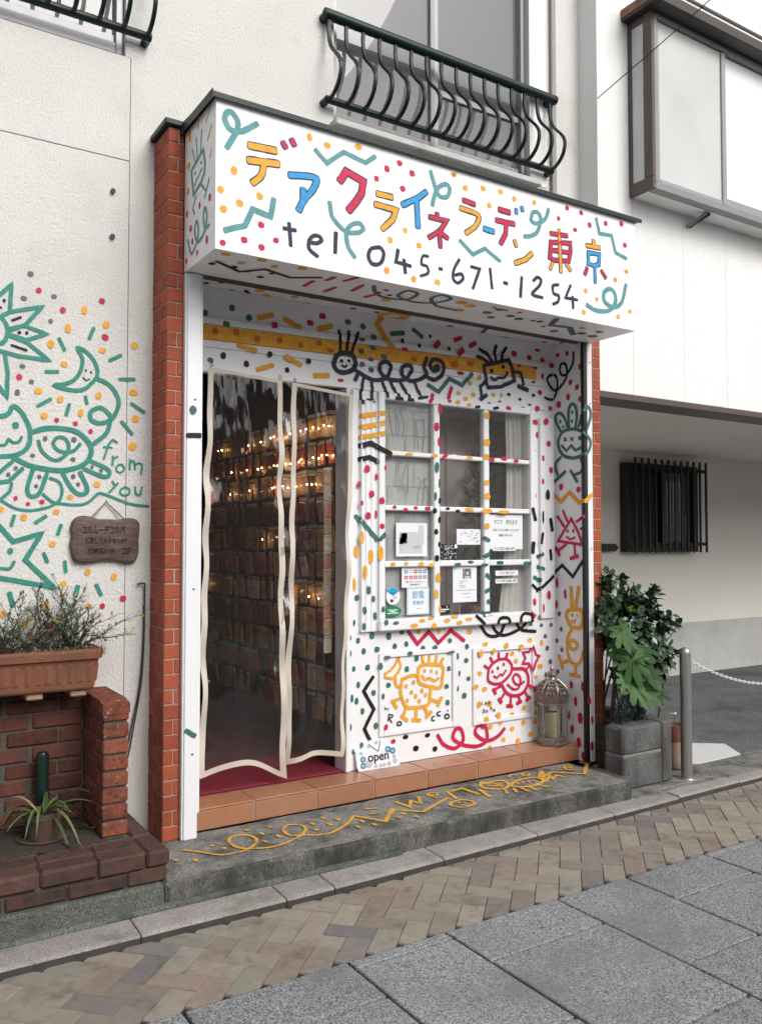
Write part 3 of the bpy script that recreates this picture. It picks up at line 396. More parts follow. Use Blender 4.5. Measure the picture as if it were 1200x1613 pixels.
('FA','figure:box_face','n,23,2075 2745 2163 2772 2285 2807 2312 2764 2334 2676 2225 2626 2118 2609 2097 2651 2075 2745;k,19,2017 2798 2063 2793 2106 2770;k,20,2047 2853 2102 2823 2141 2783;k,20,2186 2892 2171 2845 2172 2794;k,20,2272 2889 2240 2847 2222 2804;k,0,2141 2719 15 15;k,0,2238 2756 16 13;n,17,2132 2675 2156 2664 2167 2662 2176 2666 2183 2674 2194 2680 2238 2684 2248 2688 2257 2695 2275 2725;n,21,2330 2735 2390 2734 2413 2655;n,20,2092 2640 2053 2612 2065 2549;n,26,2373 2644 2456 2626;n,25,2051 2528 2105 2558'),
('RW','squiggle','k,16,102 2874 103 2830 108 2805 115 2790 131 2767 154 2744 167 2737 181 2734 195 2734 207 2737 216 2743 223 2754 231 2776 231 2785 225 2803 215 2815 202 2817 187 2813 175 2805 167 2790 161 2761 162 2742 170 2715 182 2698 202 2678 219 2666 236 2655 252 2648 266 2646 279 2646 292 2649 304 2654;k,16,286 2753 274 2748 267 2742 258 2724 253 2695 254 2668 259 2641 270 2615 287 2594 293 2589 305 2587;y,25,300 1942 229 1886 150 1945 61 1872 14 1883;k,20,308 1399 221 1461 126 1386 40 1487 21 1466'),
('RW','dots','r,0,251 2882 18 15;r,0,161 2877 17 18;r,0,43 2767 17 19;r,0,131 2678 17 20;r,0,73 2636 19 21;r,0,155 2583 16 22;r,0,45 2554 15 20;r,0,243 2544 20 23;r,0,226 1986 18 23;r,0,68 1960 20 19;r,0,271 1343 12 33;r,0,197 1270 12 33;r,0,277 1198 10 28;s,0,253 1134 15 16;s,0,236 1034 14 16;s,0,236 1033 14 15;s,0,277 954 14 15;s,0,232 897 13 16;s,0,271 748 14 16;r,0,147 676 15 28;r,0,44 678 17 32;r,0,109 573 15 34;r,0,70 473 22 37;r,0,170 475 10 28;r,0,142 389 15 30;r,0,84 315 20 32;r,0,43 233 17 27'),
('RW','figure:bunny','g,19,220 2352 255 2406 265 2426 273 2446 274 2455 272 2466 267 2475 258 2481 247 2485 233 2485 218 2479 212 2474 198 2458 185 2439 175 2421 158 2370;g,19,147 2375 153 2439 152 2477 150 2495 142 2513 134 2523 126 2530 117 2532 108 2529 98 2522 90 2512 83 2499 79 2484 77 2457 79 2421 91 2369;g,17,62 2372 37 2443 16 2474;g,20,211 2351 226 2339 238 2323 246 2306 250 2289 249 2269 241 2241 231 2224 216 2207 197 2194 175 2183 149 2176 122 2171 108 2170 83 2172 57 2176 12 2188;g,19,23 2332 44 2344 67 2353 91 2360 117 2364 141 2365 166 2364 190 2360 211 2351;g,0,185 2302 14 15;g,0,123 2298 14 14;g,0,49 2297 18 16;g,0,228 2426 11 13;g,0,200 2388 11 11;g,0,118 2476 11 13;g,0,120 2416 10 13;g,0,34 2390 13 10;g,16,216 2264 173 2223 129 2257 91 2219 23 2237;g,18,226 2187 265 2160 271 2152 275 2144 277 2125 274 2107 271 2097 254 2068;g,17,49 2171 30 2123 29 2104 35 2086 46 2072 54 2068 101 2060;g,21,284 2026 186 2087;g,20,138 2090 78 2011'),
('PO','figure:bunny','g,18,2679 2471 2701 2506;g,18,2699 2504 2720 2498 2728 2491 2735 2477 2739 2458 2739 2436 2734 2420 2707 2356;g,19,2683 2186 2703 2195 2711 2201 2723 2216 2734 2243 2736 2268 2734 2278 2724 2293 2699 2312 2671 2328'),
('PO','squiggle','y,25,2681 1882 2693 1885 2743 1925;k,20,2674 1467 2680 1460'),
('RW','figure:triangle','r,17,135 1769 259 1623 35 1597 80 1690 135 1769;r,18,262 1788 200 1720;r,18,210 1825 169 1751;r,17,31 1779 88 1749;r,17,23 1711 53 1701;r,0,169 1688 10 11;r,0,118 1689 9 14;r,13,179 1652 157 1637 145 1633 135 1634 102 1647;r,18,184 1600 255 1559;r,17,108 1591 103 1529;r,24,280 1577 247 1529;r,23,144 1507 77 1524'),
('PO','figure:triangle','r,17,2672 1783 2663 1778'),
('RW','figure:rabbit_worm','y,25,144 1320 137 1186;y,25,76 1321 103 1188;y,24,172 1161 180 1154 184 1146 186 1137 185 1118 176 1092 165 1075 153 1061 147 1057 134 1052 105 1054 78 1054 64 1056 54 1063 47 1077 41 1095 38 1115 40 1141 46 1157 52 1164 60 1170 69 1173 92 1175 137 1171 163 1164 172 1161;y,0,133 1134 11 12;y,0,88 1135 8 12;y,15,142 1099 131 1091 120 1087 111 1094 104 1105;y,20,134 1051 170 1000 177 983 181 965 183 929 181 892 175 867 161 841 148 826 141 821 129 817 116 815 102 816 91 818 80 823 71 830 57 850 50 867 39 906;y,19,174 961 134 969 123 969 111 965 100 959 91 952 87 944 89 936 96 925 106 916 115 911 129 910 144 914 156 920 160 928 161 946;y,21,176 830 237 810;y,20,107 813 110 751;y,22,259 857 226 773;y,22,158 744 73 740'),
('PO','dots','r,0,2702 596 15 27;r,0,2727 466 10 27;r,0,2722 304 14 30;g,0,41 2249 18 23;k,22,16 2124 79 2127;g,20,19 716 64 687'),
('FA','figure:dog','y,14,1421 929 1441 881 1421 842 1379 808 1331 820 1321 839 1366 858 1400 890 1421 929;y,17,1400 815 1403 781 1407 768 1415 761 1434 753;y,19,1449 802 1439 741 1438 726 1440 711 1447 685 1457 660 1470 642 1477 636 1485 631 1494 628 1512 625 1572 622 1613 624 1629 628 1636 631 1642 636 1649 651 1653 693 1659 728;y,19,1448 798 1487 811 1506 815 1528 816 1560 813;y,19,1585 870 1576 866 1571 859 1567 851 1566 842 1566 788 1568 780 1571 772 1578 765 1591 757 1610 750 1693 728 1713 725 1721 725 1728 727 1734 731 1740 743 1747 794 1753 820 1754 838 1752 845 1747 852 1740 857 1727 862 1708 867 1675 871 1617 874 1599 873 1585 870;y,17,1596 927 1603 875;y,17,1647 922 1645 872;y,17,1703 918 1692 868;y,17,1749 901 1729 865;y,0,1613 836 9 12;y,0,1662 832 9 12;y,0,1703 820 9 12;y,15,1592 811 1606 792 1614 785 1625 785 1638 788 1651 788 1660 784 1679 773 1688 770 1698 773 1717 786;y,0,1478 757 11 13;y,0,1531 775 13 14;y,0,1517 716 12 14;y,0,1547 691 12 15;y,0,1592 719 12 14;y,0,1620 692 12 14;y,0,1486 671 10 13;y,0,1574 659 12 14;y,18,1442 690 1393 677;y,18,1477 634 1463 595;y,18,1549 621 1549 568;y,18,1607 627 1628 583;y,19,1654 663 1709 640;y,20,1377 682 1409 634;y,21,1443 584 1486 553;y,21,1523 553 1579 544;y,21,1623 558 1660 585;y,21,1738 665 1711 617'),
('FA','letter:b','k,4,1327 650 1327 634 1336 637 1330 643'),
('FA','letter:yy','k,4,1342 641 1347 632;k,4,1354 641 1345 627'),
('FA','letter:R','k,7,1355 605 1348 566;k,7,1355 603 1379 598 1381 592 1378 585 1366 585 1356 582 1359 575 1375 555'),
('FA','letter:o','k,8,1427 554 1419 552 1413 548 1413 542 1415 535 1421 532 1428 530 1435 531 1441 535 1441 541 1439 548 1434 552 1427 554'),
('FA','letter:c','k,8,1683 557 1673 555 1665 553 1663 545 1665 537 1673 533 1683 530'),
('FA','letter:cc','k,8,1728 582 1716 580 1706 577 1704 569 1706 561 1716 558 1728 555'),
('FA','letter:oo','k,9,1778 560 1770 559 1764 555 1762 548 1763 541 1769 536 1778 533 1787 534 1793 538 1795 545 1793 552 1787 557 1778 560;k,0,1785 581 6 5'),
('FA','figure:round_creature','r,17,2105 769 2111 803 2120 819 2134 832 2151 844 2180 858 2201 862 2224 864 2246 863 2255 861 2275 852 2283 845 2296 830 2304 815 2305 797 2301 779 2297 771 2286 758 2264 739 2239 724 2217 714 2194 708 2172 707 2149 711 2128 719 2112 729 2107 736 2104 752 2105 769;r,17,2076 831 2113 808;r,17,2124 879 2146 843;r,17,2193 903 2195 865;r,17,2267 897 2252 861;r,0,2142 789 9 11;r,0,2186 808 10 11;r,0,2236 829 10 12;r,13,2153 760 2179 746 2206 768 2224 759 2255 789;r,20,2316 793 2378 790 2400 787 2409 784 2418 778 2432 763 2441 745 2445 728 2446 702 2439 677 2430 662 2417 647 2401 634 2392 629 2371 622 2336 618 2315 619 2303 621 2281 630 2254 648 2241 663 2220 697;r,15,2266 696 2295 673 2315 662 2327 660 2340 659 2352 662 2361 667 2366 672 2373 689 2377 707 2376 725 2372 734 2362 748 2347 756 2331 757 2322 750 2315 740 2313 729 2316 720 2322 710 2330 700 2338 693 2350 689 2364 688 2377 689 2388 692 2408 704;r,17,2209 692 2164 676;r,17,2235 638 2212 611;r,17,2295 618 2291 566;r,17,2357 621 2368 585;r,18,2415 639 2439 601;r,18,2447 677 2490 655;r,22,2147 679 2166 648;r,22,2191 612 2214 587;r,23,2262 560 2305 553;r,23,2346 567 2382 578;r,23,2428 580 2457 598;r,23,2484 636 2505 662;r,16,2481 924 2504 872 2548 860 2504 831 2478 774 2452 817 2397 821 2421 855 2398 894 2453 894 2481 924;r,14,2428 781 2452 800'),
('FA','letter:may','k,5,2033 585 2034 602 2044 591 2054 602 2056 588;k,5,2075 587 2087 603 2095 586;k,5,2079 593 2092 593;k,5,2103 605 2112 597;k,5,2119 606 2109 587'),
('FA','letter:year','k,5,2059 556 2067 559 2072 557 2075 552 2058 542 2077 541;k,5,2093 551 2088 549 2085 545 2088 540 2093 537 2097 539 2100 543 2097 548 2093 551;k,5,2119 564 2126 567 2131 565 2133 562 2121 553 2137 552;k,5,2152 551 2148 549 2146 545 2148 541 2153 538 2157 540 2159 544 2156 548 2152 551'),
('ST','squiggle','y,21,-29 -131 37 -209 69 -255 88 -273 99 -279 122 -284 148 -286 176 -285 215 -276 243 -260 254 -251 274 -231 283 -220 298 -198 303 -188 307 -177 309 -165 310 -152 307 -128 296 -100 276 -84 249 -76 231 -77 220 -83 210 -92 200 -103 192 -117 187 -132 183 -154 183 -193 187 -217 193 -233 203 -248 216 -261 238 -276 287 -297 311 -303 337 -306 358 -305 389 -298 422 -287 462 -269 487 -255 510 -240 531 -222 556 -196 562 -187 571 -171 577 -155 579 -139 580 -124 577 -111 570 -99 554 -83 534 -73 523 -72 511 -77 499 -87 488 -100 478 -114 471 -129 463 -156 461 -172 462 -200 466 -212 472 -221 486 -230 535 -252 585 -279 610 -287 631 -287 665 -278 704 -260 742 -238 768 -221 793 -202 816 -180 871 -123;y,25,875 -117 964 -285 1110 -123 1114 -160;y,25,977 -262 1102 -148 1220 -251 1472 -128;y,25,1186 -38 1198 -158 1270 -62 1282 -138 1345 -31;y,19,1411 -25 1431 -54 1441 -60 1461 -46 1474 -24 1466 -13 1442 0 1435 0 1416 -13 1403 -36 1403 -44 1419 -98;y,29,1541 -35 1649 -28 1654 -168;y,25,1535 -51 1501 -170;y,24,1516 -199 1499 -195 1477 -196 1437 -206 1413 -226 1402 -252 1404 -266 1419 -297 1432 -307 1448 -311 1479 -310 1508 -304 1515 -301 1537 -282 1545 -256 1544 -241 1533 -216 1516 -199;y,0,1471 -228 8 13;y,0,1494 -250 8 13;y,10,1446 -257 1451 -283 1479 -278;y,26,1714 -103 1677 -243;y,28,1832 17 1816 4 1794 -19 1773 -46 1761 -69 1761 -98 1773 -125 1802 -154 1834 -164 1856 -161 1872 -155 1888 -147 1903 -137 1916 -125 1927 -110 1938 -90 1946 -70 1951 -51 1949 -29 1928 -15 1893 -8 1877 -11 1845 -27 1834 -29 1831 -19 1836 14 1832 17;y,20,1811 -58 1843 -100 1875 -77 1864 -122;y,0,1814 -29 6 15;y,0,1870 -51 6 15;y,28,1925 -130 1934 -121 1949 -112 2005 -87 2056 -76 2109 -75 2134 -83 2151 -103 2161 -133 2156 -156 2135 -176 2113 -186 2084 -196 2039 -203 2001 -202 1957 -192 1937 -180 1921 -156 1921 -138 1925 -130;y,0,1985 -125 8 15;y,0,2024 -128 8 15;y,0,2061 -133 8 15;y,0,2099 -139 8 15;y,22,1839 -183 1801 -241;y,23,1897 -186 1860 -258;y,23,1941 -205 1932 -275;y,23,2005 -195 1985 -284;y,24,2070 -201 2092 -267;y,30,2153 -119 2292 6 2153 -165;y,25,2153 -187 2262 -96 2211 -179 2313 -104 2307 -171;y,28,2198 -102 2334 -45 2471 -181 2637 -36;y,27,2652 34 2668 -29;y,22,2470 -7 2486 -32 2498 -40 2521 -21 2534 3 2508 14 2485 9 2467 -9 2451 -36 2444 -56 2448 -62 2491 -71;y,21,2030 6 2069 35 2083 42 2090 37 2093 13;y,19,2152 22 2176 26 2194 20 2183 -2 2162 -22 2153 -24 2134 -16 2129 -11 2136 7 2152 22;y,0,2668 -82 11 18'),
('ST','dots','y,0,-102 -230 12 19;y,0,-30 -276 12 24;y,0,99 -145 9 15;y,0,135 -203 11 14;y,0,320 -33 13 19;y,0,364 -117 11 22;y,0,332 -224 9 21;y,0,415 -194 12 22;y,0,437 -49 13 20;y,0,728 -65 11 21;y,0,706 -174 11 27;y,0,778 -126 11 28;y,0,612 -208 14 19;y,0,636 -117 11 24;y,0,806 -277 11 23;y,0,868 -216 11 24;y,0,893 -293 11 20;y,0,1055 -269 11 18;y,0,1112 -225 12 22;y,19,985 -57 1036 -75;y,18,961 -141 1016 -151;y,0,1051 -275 11 14;y,0,1112 -225 11 15;y,0,1140 -305 11 23'),
('LW','mural:flower','m,16,-822 2705 -740 2798 -747 2669;m,16,-778 2647 -746 2668 -604 2715 -677 2620 -744 2584;m,16,-745 2590 -685 2613 -584 2588 -673 2547 -742 2562;m,16,-744 2558 -673 2538 -570 2464 -705 2469 -792 2484;m,16,-765 2482 -751 2384 -752 2272 -805 2343;m,16,-800 2644 -780 2637 -772 2629 -765 2618 -759 2606 -756 2595 -754 2583 -755 2571 -757 2552 -761 2539 -763 2534 -767 2529 -775 2521 -797 2512;k,0,-771 2717 7 8;k,0,-785 2683 6 6;k,0,-704 2578 8 8;k,0,-672 2581 7 8;k,10,-736 2630 -698 2651;k,10,-737 2516 -671 2500'),
('LW','dots','s,0,-659 2860 13 12;s,0,-687 2741 13 11;s,0,-554 2771 13 11;s,0,-568 2651 11 11;s,0,-688 2423 12 10;s,0,-648 2355 11 11;s,0,-708 2300 11 13;r,0,-622 2789 13 13;r,0,-513 2711 14 15;r,0,-333 2783 14 14;r,0,-315 2607 16 15;r,0,-701 2372 13 14;r,0,-534 2185 10 11;r,0,-449 2175 11 11;r,0,-378 2143 11 12;y,0,-416 2725 14 20;y,0,-489 2628 13 22;y,0,-311 2670 16 17;y,0,-565 2542 15 20;y,0,-172 2585 18 16;y,0,-328 2542 17 14;y,0,-504 2454 16 15;y,0,-618 2315 17 14;y,0,-519 2285 14 16;y,0,-343 2319 15 17;y,0,-589 2201 15 16;y,0,-425 2228 12 20;y,0,-176 2350 21 16;y,0,-164 2220 18 18;m,15,-370 2645 -390 2591;m,14,-529 2574 -503 2521;m,15,-238 2529 -293 2495;m,14,-587 2409 -531 2415;m,15,-244 2409 -170 2417;m,14,-620 2244 -561 2283;m,14,-478 2266 -492 2212;m,14,-405 2309 -396 2275;m,15,-185 2295 -120 2256;m,15,-232 2202 -178 2143;r,0,-709 1811 9 12;r,0,-655 1787 10 9;r,0,-594 1798 13 11;y,0,-345 1889 16 14;y,0,-468 1825 14 11;y,0,-529 1752 14 12;y,0,-672 1725 14 14;y,0,-770 1760 12 13;y,0,-546 1602 15 15;y,0,-383 1469 14 17;y,0,-259 1443 14 17;y,0,-493 1415 14 15;y,0,-176 2082 19 20;m,15,-713 1732 -725 1687;m,15,-575 1732 -622 1700;m,15,-507 1692 -522 1647;m,15,-583 1560 -567 1519;m,15,-489 1520 -483 1471;m,16,-343 1407 -319 1357;r,0,-642 1182 11 16;r,0,-550 1224 14 15;r,0,-313 1303 13 13;r,0,-215 1336 15 15;y,0,-568 1312 13 20;y,0,-381 1305 12 16;y,0,-661 1238 15 18;y,0,-754 1284 12 18;m,19,-728 1379 -711 1320;m,20,-427 1402 -437 1356'),
('LW','mural:moon','m,16,-444 2540 -443 2533 -429 2509 -423 2496 -420 2484 -420 2471 -423 2451 -428 2432 -436 2413 -443 2402 -451 2391 -460 2382 -471 2374 -483 2367 -501 2359 -517 2355 -541 2352 -545 2350 -546 2349 -544 2348 -518 2340 -483 2335 -447 2334 -436 2336 -424 2338 -407 2347 -391 2360 -372 2381 -357 2403 -351 2415 -350 2421 -349 2428 -349 2440 -352 2453 -356 2466 -362 2479 -368 2490 -376 2500 -385 2510 -404 2525 -417 2533 -431 2539 -442 2541 -444 2540;k,0,-404 2435 5 6;k,0,-380 2429 5 6;k,5,-417 2401 -406 2390 -401 2387 -393 2390 -386 2396'),
('LW','mural:cat','m,18,-355 2402 -320 2390 -303 2383 -294 2377 -280 2365 -265 2346 -254 2325 -247 2308 -246 2289 -248 2276 -253 2256 -262 2235 -270 2223 -278 2212 -290 2203 -303 2195 -316 2190 -328 2187 -341 2186 -354 2188 -371 2195 -375 2198 -378 2204 -381 2210 -382 2218 -382 2225 -381 2233 -378 2239 -369 2247 -355 2255 -341 2260 -335 2261 -329 2260 -317 2255 -307 2248 -293 2235 -289 2230 -286 2223 -286 2203 -291 2175 -297 2154 -303 2141 -310 2131 -318 2122 -363 2084;m,18,-803 2184 -775 2185 -766 2187 -760 2189 -750 2195 -742 2203 -738 2209 -734 2223 -731 2228 -726 2232 -720 2234 -712 2230 -697 2217 -684 2202 -677 2191 -668 2175 -660 2158 -654 2140 -651 2128 -650 2110 -650 2085 -652 2072 -656 2061 -663 2046 -671 2036 -680 2028 -691 2021 -702 2014 -724 2006 -745 2003 -795 1999;m,0,-714 2146 15 16;m,11,-790 2051 -765 2052 -756 2055 -752 2060 -745 2079 -742 2082 -738 2080 -729 2070 -723 2067 -711 2067 -704 2069 -699 2072 -695 2076 -686 2096;m,20,-647 2119 -596 2139 -573 2144 -544 2147 -515 2148 -485 2146 -461 2142 -439 2134 -424 2125 -404 2108 -387 2089 -379 2074 -374 2056 -374 2037 -379 2019 -388 2002 -397 1992 -408 1982 -424 1972 -440 1965 -464 1957 -483 1952 -507 1948 -524 1948 -554 1949 -599 1955 -622 1958 -643 1963 -659 1968 -675 1975 -720 2000;m,14,-614 2083 -604 2047 -599 2037 -592 2027 -578 2015 -563 2004 -547 1997 -536 1995 -525 1997 -515 2003 -503 2011 -493 2021 -485 2031 -483 2037 -479 2049 -478 2063 -480 2080 -483 2087 -487 2093 -492 2098 -503 2104 -509 2106 -521 2106 -532 2102 -541 2093 -544 2088 -547 2081 -548 2075 -547 2070 -541 2057 -531 2047 -521 2041 -509 2037 -497 2035 -485 2036 -473 2038 -455 2045 -446 2053 -441 2058 -426 2080;s,0,-584 2095 11 12;s,0,-455 2098 12 12;s,0,-638 2012 11 9;s,0,-458 2004 12 10;m,16,-725 1979 -783 1924;m,16,-680 1950 -737 1890 -782 1880;m,17,-636 1946 -653 1889 -659 1862 -659 1853 -657 1838 -652 1828 -649 1824 -644 1822 -639 1821 -626 1823 -621 1825 -613 1831 -606 1839 -599 1853 -594 1867 -575 1931;m,18,-506 1940 -478 1889 -459 1862 -450 1852 -441 1844 -429 1839 -422 1838 -415 1838 -404 1842 -398 1846 -393 1851 -390 1858 -391 1869 -395 1883 -425 1944;m,17,-385 2003 -324 1979 -301 1968 -292 1961 -287 1956 -286 1947 -287 1940 -291 1933 -297 1929 -307 1927 -321 1928 -344 1935 -408 1963;s,0,-710 1950 9 9;s,0,-741 1919 9 9;s,0,-607 1914 9 10;s,0,-621 1871 9 9;s,0,-456 1922 10 11;s,0,-433 1886 9 10;s,0,-369 1972 8 9;s,0,-327 1956 9 9'),
('LW','mural:ground_line','m,12,-561 1911 -541 1905 -529 1901 -519 1893 -512 1881 -507 1868 -505 1856 -506 1837 -511 1820 -518 1806 -523 1800 -528 1796 -533 1794 -539 1794 -550 1800 -567 1813 -590 1835;m,11,-781 1809 -749 1787 -729 1775 -711 1766 -695 1762 -680 1759 -663 1757 -645 1757 -611 1762 -567 1773 -554 1779 -540 1789 -528 1792 -512 1793 -465 1788 -428 1789 -406 1792 -399 1795 -387 1800 -371 1812 -367 1816 -349 1837 -344 1841 -339 1845 -328 1847 -318 1845 -306 1842 -214 1808 -189 1800 -156 1794 -95 1789;m,12,-770 1807 -733 1843 -726 1880'),
('LW','mural_letter:f','m,10,-252 2096 -266 2107 -272 2109 -277 2106 -282 2100 -287 2093 -294 2080 -314 2013;m,9,-317 2072 -275 2071'),
('LW','mural_letter:r','m,9,-271 2030 -272 1985;m,9,-271 2009 -262 2022 -247 2029'),
('LW','mural_letter:o','m,9,-236 1991 -242 1988 -249 1983 -254 1977 -255 1971 -254 1964 -252 1959 -248 1955 -242 1952 -235 1951 -229 1953 -223 1957 -218 1962 -216 1968 -216 1975 -218 1981 -223 1986 -229 1990 -236 1991'),
('LW','mural_letter:m','m,10,-188 2020 -189 1968;m,9,-188 1998 -182 2006 -177 2011 -171 2011 -166 2004 -164 1992 -164 1968;m,9,-163 1988 -157 1996 -150 2001 -143 2002 -134 2000 -129 1994 -128 1983 -134 1947'),
('LW','mural_letter:y','m,10,-273 1906 -260 1887;m,10,-245 1899 -287 1851'),
('LW','mural_letter:oo','m,10,-211 1880 -217 1878 -229 1870 -233 1865 -234 1859 -234 1852 -231 1847 -226 1843 -218 1840 -211 1840 -203 1841 -196 1845 -190 1849 -188 1856 -188 1863 -190 1870 -196 1875 -203 1879 -211 1880'),
('LW','mural_letter:u','m,10,-161 1883 -160 1861 -158 1850 -151 1845 -143 1843 -136 1845 -134 1849 -128 1884'),
('LW','mural:star','m,19,-790 1701 -716 1613 -593 1652 -663 1529 -535 1400 -786 1452;m,0,-727 1570 13 14;m,12,-781 1494 -745 1489 -735 1489 -731 1490 -725 1493 -721 1498 -710 1522'),
]

# ------------------------------------------------------------------ ground, road, pavement, kerb
ZS = 0.06                                            # street level
gm = MB(); gm.add([(-90,-90,.012),(90,-90,.012),(90,90,.012),(-90,90,.012)],[(0,1,2,3)],'joint_sand'); struct(gm.build('ground'))
road = struct(MB().box(-7,14,-7.5,-1.168,.014,.046,'joint_sand').build('road'))
XJ = [-6.2,-5.6,-5.15,-4.55,-4.1,-3.5,-3.05,-2.45,-2.0,-1.45,-1.0,-.40,.225,.675,1.275,1.717,2.275,2.70,3.3,3.75,4.35,4.8,5.4,5.85,6.45,6.9,7.5,7.95,8.55,9.0,9.6,10.05,10.65]
for i in range(len(XJ)-1):
    x0,x1=XJ[i],XJ[i+1]; wide=(x1-x0)>.5
    ys=[-1.165]; yj=-1.45 if wide else (-1.85 if abs(x0-1.275)<.01 else -1.23 if x1<1 else -1.21)
    while yj>-6.5: ys.append(yj); yj-=.655
    for a,b in zip(ys[:-1],ys[1:]):
        g=.0062
        mm=MB().box(0,x1-x0-2*g,0,a-b-2*g,0,.05,'slab_granite',.004).mesh('slab')
        inst('slab',mm,(x0+g+R.uniform(-.001,.001),b+g,ZS-.05+R.uniform(-.0015,.0015)),road)
pave = struct(MB().box(-7,14,-1.160,-.50,.014,.050,'joint_sand').build('pavement'))
def yk(x): return -.617+max(0,min(x,9)-.6)*.026
def clip(poly,f):
    out=[]
    for i in range(len(poly)):
        a,b=poly[i],poly[(i+1)%len(poly)]; fa,fb=f(a),f(b)
        if fa>=0: out.append(a)
        if (fa>=0)!=(fb>=0):
            t=fa/(fa-fb); out.append((a[0]+(b[0]-a[0])*t,a[1]+(b[1]-a[1])*t))
    return out
c_=.1005; far=MB(); s2=2**.5
for iu in range(-60,120):
    for iv in range(-60,120):
        s=(iu-iv)%4
        if s==0: rc=(iu,iv,iu+2,iv+1)
        elif s==3: rc=(iu,iv,iu+1,iv+2)
        else: continue
        u0,v0,u1,v1=1.537+rc[0]*c_+.0014,.230+rc[1]*c_+.0014,1.537+rc[2]*c_-.0014,.230+rc[3]*c_-.0014
        poly=[((u+v)/s2,(v-u)/s2) for u,v in((u0,v0),(u1,v0),(u1,v1),(u0,v1))]
        cx=sum(p[0] for p in poly)/4; cy=sum(p[1] for p in poly)/4
        if not(-4<cx<9 and -1.35<cy<-.35): continue
        poly=clip(poly,lambda p:p[1]+1.159); poly=clip(poly,lambda p:yk(p[0])-.003-p[1]) if poly else poly
        if len(poly)<3: continue
        ar=abs(sum(poly[i][0]*poly[(i+1)%len(poly)][1]-poly[(i+1)%len(poly)][0]*poly[i][1] for i in range(len(poly))))/2
        if ar<.0006: continue
        cx=sum(p[0] for p in poly)/len(poly); cy=sum(p[1] for p in poly)/len(poly)
        sh=[(cx+(p[0]-cx)*.972,cy+(p[1]-cy)*.972) for p in poly]
        mat='paver_%d'%R.choice([0,0,1,1,2,3,3,4,5,6,6]); zt=ZS+R.uniform(-.0018,.0012); n=len(poly)
        vs=[(p[0],p[1],zt-.04) for p in poly]+[(p[0],p[1],zt-.003) for p in poly]+[(p[0],p[1],zt) for p in sh]
        fs=[(i,(i+1)%n,n+(i+1)%n,n+i) for i in range(n)]+[(n+i,n+(i+1)%n,2*n+(i+1)%n,2*n+i) for i in range(n)]+[tuple(range(2*n,3*n))]
        if -1.15<cx<4.6: MB().add(vs,fs,mat).build('paver',pave,fix=False)
        else: far.add(vs,fs,mat)
fo=far.build('paving',pave,fix=False); fo['kind']='stuff'
kerb = struct(MB().box(-7,14,-.60,-.45,.013,.055,'joint_sand').build('kerb'))
KX=[-6,-5.38,-4.77,-4.15,-3.53,-2.92,-2.2,-1.58,-.975,-.372,.25,.485,1.09,1.71,2.30,2.875,3.48,4.09,4.7,5.3,5.9,6.5,7.1,7.7,8.3,8.9,9.5]
for x0,x1 in zip(KX[:-1],KX[1:]):
    a,b=x0+.003,x1-.003; dz=R.uniform(-.003,.003); vs=[]
    for x in (a,a+.006,b-.006,b):
        e=.003 if x in(a,b) else 0; y=yk(x)
        for py,pz in ((y+e,.02),(y+e,.084),(y+.004,.091),(y+.014,.0955-e),(y+.158,.101-e),(y+.158,.02)): vs.append((x,py,pz+dz))
    fs=[(i*6+k,i*6+(k+1)%6,(i+1)*6+(k+1)%6,(i+1)*6+k) for i in range(3) for k in range(6)]+[tuple(range(6)),tuple(range(23,17,-1))]
    km=MB(); km.add(vs,[f for i,f in enumerate(fs) if not(i<18 and i%6==0)],'kerb_granite'); km.add(vs,[f for i,f in enumerate(fs) if i<18 and i%6==0],'kerb_front_shade'); km.build('kerb_stone',kerb)  # front faces get a darker material, their shade put into the colour
struct(rough_block('forecourt',None,2.62,13,-.455,-.12,.02,.103,'concrete',b=.004,amp=.0015,step=.12))
pk=struct(MB().box(2.3,13,-.12,3.1,.016,.108,'asphalt').build('parking_floor'))
mm=MB(); mm.prism([(3.50,-.115),(3.60,-.155),(4.05,-.15),(4.22,.10),(4.02,.26),(3.55,.10)],.10,.1125,'cement_pale'); struct(mm.build('cement_patch'))

# ------------------------------------------------------------------ the white building
bld = thing('apartment_building','white stucco building with painted doodles on its wall and a red brick framed shop','building',(-.6,.4,.06))
YW=.25
mural_wall = part('wall_panel',bld,(-4.5,-.207,YW,.42,.06,3.503),mat='stucco')
part('wall_panel',bld,(-4.5,-.207,YW,.42,3.509,4.030),mat='stucco')
part('wall_panel',bld,(-.2035,-.005,YW,.42,.06,4.030),(-.005,.955,YW,.42,2.965,4.030),(-.2035,.955,YW,.42,4.030,7.2),(.955,2.45,YW,.42,2.965,3.985),(.955,2.45,YW,.42,5.9,7.2),(2.45,2.93,YW,.42,2.965,7.2),(-.2035,-.2034,YW+.1,.42,4.03,7.2),mat='stucco')
part('wall_panel',bld,(-.232,-.2037,YW,.42,4.032,7.2),(-4.5,-.232,YW,.42,6.0,7.2),mat='stucco')
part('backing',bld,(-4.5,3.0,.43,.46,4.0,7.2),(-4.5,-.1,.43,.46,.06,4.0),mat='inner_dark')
part('window_ledge',bld,(.925,2.482,.165,YW,3.968,4.008),mat='ledge',b=.006)
part('wall_strip',bld,(2.634,2.676,.222,YW,3.70,7.2),mat='alu_grey',b=.004)
part('wall_strip',bld,(2.45,2.60,.244,YW-.0002,4.008,7.2),mat='stucco_far')
for zc in (3.334,3.108):
    m=MB().lathe([(.012,0),(.012,.012)],(0,0),'mortar_grey',8).mesh('wall_plug'); inst('wall_plug',m,(-.288,YW-.004,zc),bld,rot=(rad(90),0,0))
